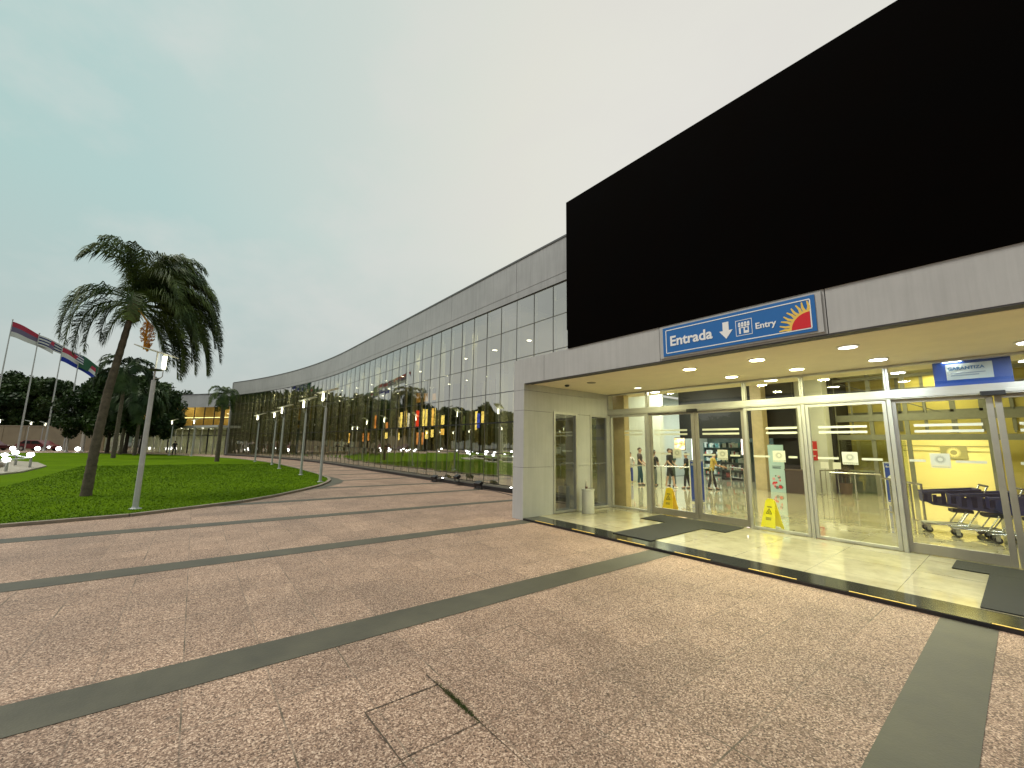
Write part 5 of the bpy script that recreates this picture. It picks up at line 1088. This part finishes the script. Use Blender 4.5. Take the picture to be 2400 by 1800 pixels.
# hills on the horizon
hm = MB()
for i in range(60):
    a0, a1 = math.radians(150+i*2.0), math.radians(150+(i+1)*2.0)
    def hh(a): return 16+7*math.sin(a*9)+4*math.sin(a*23+1)+2*math.sin(a*51)
    R = 330; p = [Vector((math.cos(a)*R, math.sin(a)*R, 0)) for a in (a0, a1)]; p2 = [Vector((math.cos(a)*(R+60), math.sin(a)*(R+60), hh(a))) for a in (a0, a1)]
    hm.quad(p[0], p[1], p2[1], p2[0]); hm.quad(p2[0], p2[1], p2[1]*1.4-Vector((0, 0, p2[1].z*1.4)), p2[0]*1.4-Vector((0, 0, p2[0].z*1.4)))
struct('hills', hm, leaf_mat('hill_wood', (.014, .022, .010), (.030, .042, .020), .05))

# ------------------------------------------------------------------ flagpoles and flags
FC = {'r': (.42, .035, .07), 'p': (.16, .13, .22), 'w': (.62, .62, .60), 'n': (.02, .03, .14), 'u': (.010, .035, .33), 'g': (.03, .11, .06), 'y': (.35, .28, .05), 'v': (.10, .10, .16)}
def flagpole(az_deg_xy, R, h, flag, label, flab, z0=.0):
    x, y = az_deg_xy[0]*R, az_deg_xy[1]*R; o = thing('flagpole', label, 'flagpole', (x, y, z0), 'white flagpoles by the boundary wall')
    MB().tube([(0, 0, 0), (0, 0, h)], [.11, .05], 10).build('pole', POLE, o, smooth=True); MB().lathe((0, 0, h), [(.03, 0), (.09, .06), (.08, .13), (.01, .18)], 10).build('finial', POLE, o)
    MB().lathe((0, 0, 0), [(.22, 0), (.22, .1), (.12, .18)], 12).build('base', POLE, o)
    if flag:
        fo = thing('flag', flab, 'flag', (x, y, z0+h-.15), 'flags flying from the poles'); cols, sag, ln, ht = flag; ln *= .82; ht *= .88; sag *= 1.12; mb = MB(); nx = 18; rt = Vector((-y, x, 0)).normalized()*-1
        rt = Vector((y, -x, 0)).normalized(); 
        if rt.y < 0: rt = -rt
        dp = Vector((rt.y, -rt.x, 0)); nr = len(cols)
        def P(u, v): return rt*(u*ln)+dp*(.28*math.sin(u*7+v)+.1*math.sin(u*15))*u**.4+Vector((0, 0, -v*ht*(1-.25*u)-sag*u**1.2+.10*math.sin(u*9+v*2)*u))
        for i in range(nx):
            for j in range(nr): mb.quad(P(i/nx, j/nr), P((i+1)/nx, j/nr), P((i+1)/nx, (j+1)/nr), P(i/nx, (j+1)/nr), m=j)
        mb.build('cloth', [mat('flag_'+c, FC[c], .8) for c in cols], fo, smooth=True); mb = MB(); mb.tube([(0, 0, .05), (0, 0, -ht-.05)], .02, 6); mb.build('rope', WHITE, fo)
    return o
def dirpx(v): n_ = math.hypot(*v); return (v[0]/n_, v[1]/n_)
flagpole(dirpx((-82.9, -18.75)), 85, 17.2, ('rpw', 1.9, 4.9, 2.3), 'tall white flagpole with the red, violet and white flag', 'red, violet and white striped flag, leftmost in the photo')
flagpole(dirpx((-83.42, -16.3)), 85, 15.9, ('wnwnwnw', 2.1, 5.6, 1.6), 'tall white flagpole with the blue striped flag', 'white flag with dark blue stripes between its neighbours')
flagpole(dirpx((-83.8, -14.0)), 85, 14.6, ('rwu', 2.3, 4.4, 2.2), 'tall white flagpole whose flag is red, white and blue', 'red, white and blue flag half behind the palm fronds')
flagpole(dirpx((-84.1, -12.25)), 85, 13.9, ('ggg', 2.1, 3.8, 2.1), 'tall white flagpole with the green flag', 'plain green flag behind the palm trunk')
flagpole(dirpx((-84.25, -12.0)), 78, 6.0, None, 'short white pole with a small lamp head near the boundary wall', '')
flagpole(dirpx((-84.37, -10.37)), 80, 7.4, None, 'white pole without a flag left of the big palm trunk', '')
flagpole(dirpx((-82.2, -21.6)), 85, 15.5, None, 'white pole without a flag at the left edge of the photo', '')
def floor_flood(x, y, label, s=1.0, e=0):
    o = thing('ground_floodlight', label, 'light', (x, y, .02), 'white floodlights at the foot of the poles'); o.rotation_euler = (0, 0, math.atan2(-y, -x))
    MB().tube([(-.14*s, 0, .16*s), (.12*s, 0, .19*s)], [.07*s, .15*s], 14).build('housing', BLKP, o); MB().tube([(.121*s, 0, .191*s), (.135*s, 0, .193*s)], .14*s, 14).build('lens', emit('flood_white', (1, .98, .93), 5), o)
    return o
for i, (v, R) in enumerate((((-83.0, -19.2), 83), ((-83.3, -16.7), 83), ((-83.7, -14.6), 83), ((-84, -12.7), 83), ((-84.3, -10.9), 80), ((-82.4, -20.8), 83))):
    d = dirpx(v); floor_flood(d[0]*R, d[1]*R, ['glowing floodlight at the foot of the pole with the violet flag', 'glowing floodlight beside the blue striped flag pole', 'glowing floodlight beside the red, white and blue flag pole', 'glowing floodlight at the foot of the short pole', 'glowing floodlight left of the big palm trunk', 'glowing floodlight near the left edge of the photo'][i], 1.9)

# ------------------------------------------------------------------ fountain basin with lit rail
ft = thing('fountain', 'pointed stone fountain basin cut into the lawn at far left', 'fountain', (-40, -10, .04)); FO = (-40, -10, .04)
outl = [(-36.6, -5.9), (-31, -5.75), (-26, -6.6), (-22, -9.5), (-21, -14), (-26, -18), (-36, -19), (-46, -16.5), (-49, -12.6), (-46.8, -9.6), (-42, -7.2)]
inn = [(-36.2, -7.3), (-31, -7.2), (-26.8, -8.0), (-23.6, -10.4), (-22.8, -14), (-27, -16.8), (-36, -17.6), (-45, -15.4), (-47.2, -12.6), (-45.2, -10.4), (-41.5, -8.6)]
mb = MB(FO)
for i in range(len(outl)):
    j = (i+1) % len(outl); mb.prism([(*outl[i], .02), (*outl[j], .02), (*inn[j], .02), (*inn[i], .02)], (0, 0, .10))
mb.build('rim', mat('fountain_stone', (.30, .27, .20), .7, noise=.2), ft)
MB(FO).prism([(x, y, .05) for x, y in inn], (0, 0, .01)).build('water', mat('pool_water', (.01, .016, .02), .04), ft)
rl = [(-22.5, -8.3, .66), (-27.4, -6.9, .66), (-31, -6.3, .66), (-34.6, -6.2, .66), (-37.5, -7.3, .66), (-41, -8.4, .66), (-46, -10.4, .66)]
mb = MB(FO); mb.tube(rl, .035, 8); mb.build('rail', mat('rail_white', (.8, .82, .84), .25, metal=.3), ft)
for x, y, _ in rl: MB(FO).tube([(x, y, .1), (x, y, .66)], [.06, .05], 8).build('post', mat('fountain_post', (.34, .34, .31), .6), ft)
def rail_light(x, y, z, label):
    o = thing('rail_light', label, 'light', (x, y, z), 'bright white lights along the fountain'); MB().lathe((0, 0, -.10), [(.04, 0), (.13, .05), (.15, .12), (.12, .2), (.03, .23)], 14).build('globe', emit('rail_globe', (.96, .98, 1), 7), o); MB().tube([(0, 0, -.16), (0, 0, -.09)], .04, 8).build('socket', BLKP, o); return o
rail_light(-34.6, -6.25, .80, 'bright globe light at the pointed end of the fountain rail')
rail_light(-31.0, -6.35, .66, 'bright globe light on the near arm of the fountain rail')
rail_light(-37.6, -7.4, .85, 'bright globe light on the far arm of the fountain rail')
q = None
for i, (x, y) in enumerate(((-41, -8.5), (-46, -10.5), (-27.4, -7.0), (-22.6, -8.4), (-52, -14), (-57, -15), (-63, -15.7), (-70, -14), (-77, -12.5), (-43, -14.8), (-38, -18.4), (-31, -18.2), (-48.5, -14.9), (-54.5, -16.5))):
    if q is None: q = rail_light(x, y, .62, 'bright small globe light behind the fountain, mirrored in the glass wall')
    else: dup(q, (x, y, .62))

# ------------------------------------------------------------------ vehicles
def vehicle(name, cat, loc, rz, label, prof, cabin, wid, col, wheels, group=None):
    o = thing(name, label, cat, loc, group); o.rotation_euler = (0, 0, rz); pm = mat('paint_'+label.split()[0], col, .35, coat=.4)
    MB().prism([(x, -wid/2, z) for x, z in prof], (0, wid, 0)).build('body', pm, o, bevel=.05)
    for sg_ in (-1, 1):
        for c in cabin:
            MB().prism([(x, sg_*(wid/2+.002), z) for x, z in c], (0, sg_*.01, 0)).build('window', mat('car_glass', (.012, .014, .016), .08), o)
        for wx, wr in wheels:
            w_ = MB().tube([(wx, sg_*(wid/2-.18), wr), (wx, sg_*(wid/2+.03), wr)], wr, 18).build('wheel', BLKP, o); MB().tube([(wx, sg_*(wid/2+.031), wr), (wx, sg_*(wid/2+.04), wr)], wr*.6, 14).build('rim', STEEL, w_)
    xm = max(p[0] for p in prof); xn = min(p[0] for p in prof)
    for sg_ in (-1, 1):
        MB().box(xm-.03, xm+.012, sg_*wid*.36-.12, sg_*wid*.36+.12, .62, .76).build('headlight', WHITE, o); MB().box(xn-.012, xn+.03, sg_*wid*.38-.10, sg_*wid*.38+.10, .66, .80).build('tail_light', RED, o)
    return o
CARP = [(-2.1, .3), (2.1, .3), (2.15, .72), (1.25, .92), (.55, 1.42), (-1.1, 1.46), (-1.9, .98), (-2.15, .9)]; CABS = [[(.5, 1.36), (1.05, .95), (-.2, .95), (-.2, 1.36)], [(-.3, 1.36), (-.3, .95), (-1.6, .98), (-1.05, 1.38)]]
vehicle('car', 'car', (-85.9, -14.9, 0), 1.0, 'red parked car in front of the beige boundary wall', CARP, CABS, 1.75, (.16, .015, .02), ((1.35, .32), (-1.3, .32)))
vehicle('car', 'car', (-88.6, -20.1, 0), .9, 'maroon parked car near the left edge of the photo', CARP, CABS, 1.75, (.08, .012, .02), ((1.35, .32), (-1.3, .32)))
VANP = [(-2.5, .35), (2.5, .35), (2.55, .9), (2.0, 1.25), (1.55, 2.05), (-2.45, 2.1), (-2.55, .6)]; VCAB = [[(1.45, 1.9), (1.85, 1.3), (.9, 1.3), (.9, 1.9)], [(.75, 1.9), (.75, 1.3), (-.6, 1.3), (-.6, 1.9)], [(-.75, 1.9), (-.75, 1.3), (-2.2, 1.3), (-2.2, 1.9)]]
vehicle('van', 'van', (-43, -24.5, 0), .1, 'white van parked across the plaza, mirrored in the glass wall', VANP, VCAB, 1.95, (.62, .63, .62), ((1.6, .36), (-1.6, .36)))
vehicle('car', 'car', (-52, -25, 0), .1, 'silver car parked across the plaza, mirrored in the glass wall', CARP, CABS, 1.75, (.40, .41, .42), ((1.35, .32), (-1.3, .32)))
# dark building behind the camera, seen only as a reflection
db = thing('brick_building', 'dark brick building across the plaza, mirrored in the glass panes', 'building', (-4, -44, 0))
MB((-4, -44, 0)).box(-22, 18, -50, -38, 0, 6.2).build('wall', mat('dark_brick', (.10, .035, .025), .8, noise=.3, nscale=1.5), db)
MB((-4, -44, 0)).box(-22.6, 18.6, -50.6, -37.6, 6.201, 6.5).build('roof', SEAM, db)
for k in range(9): MB((-4, -44, 0)).box(-20+k*4.2, -18.2+k*4.2, -37.98, -37.9, 1.0, 3.2).build('window', mat('car_glass', (.012,)*3), db)
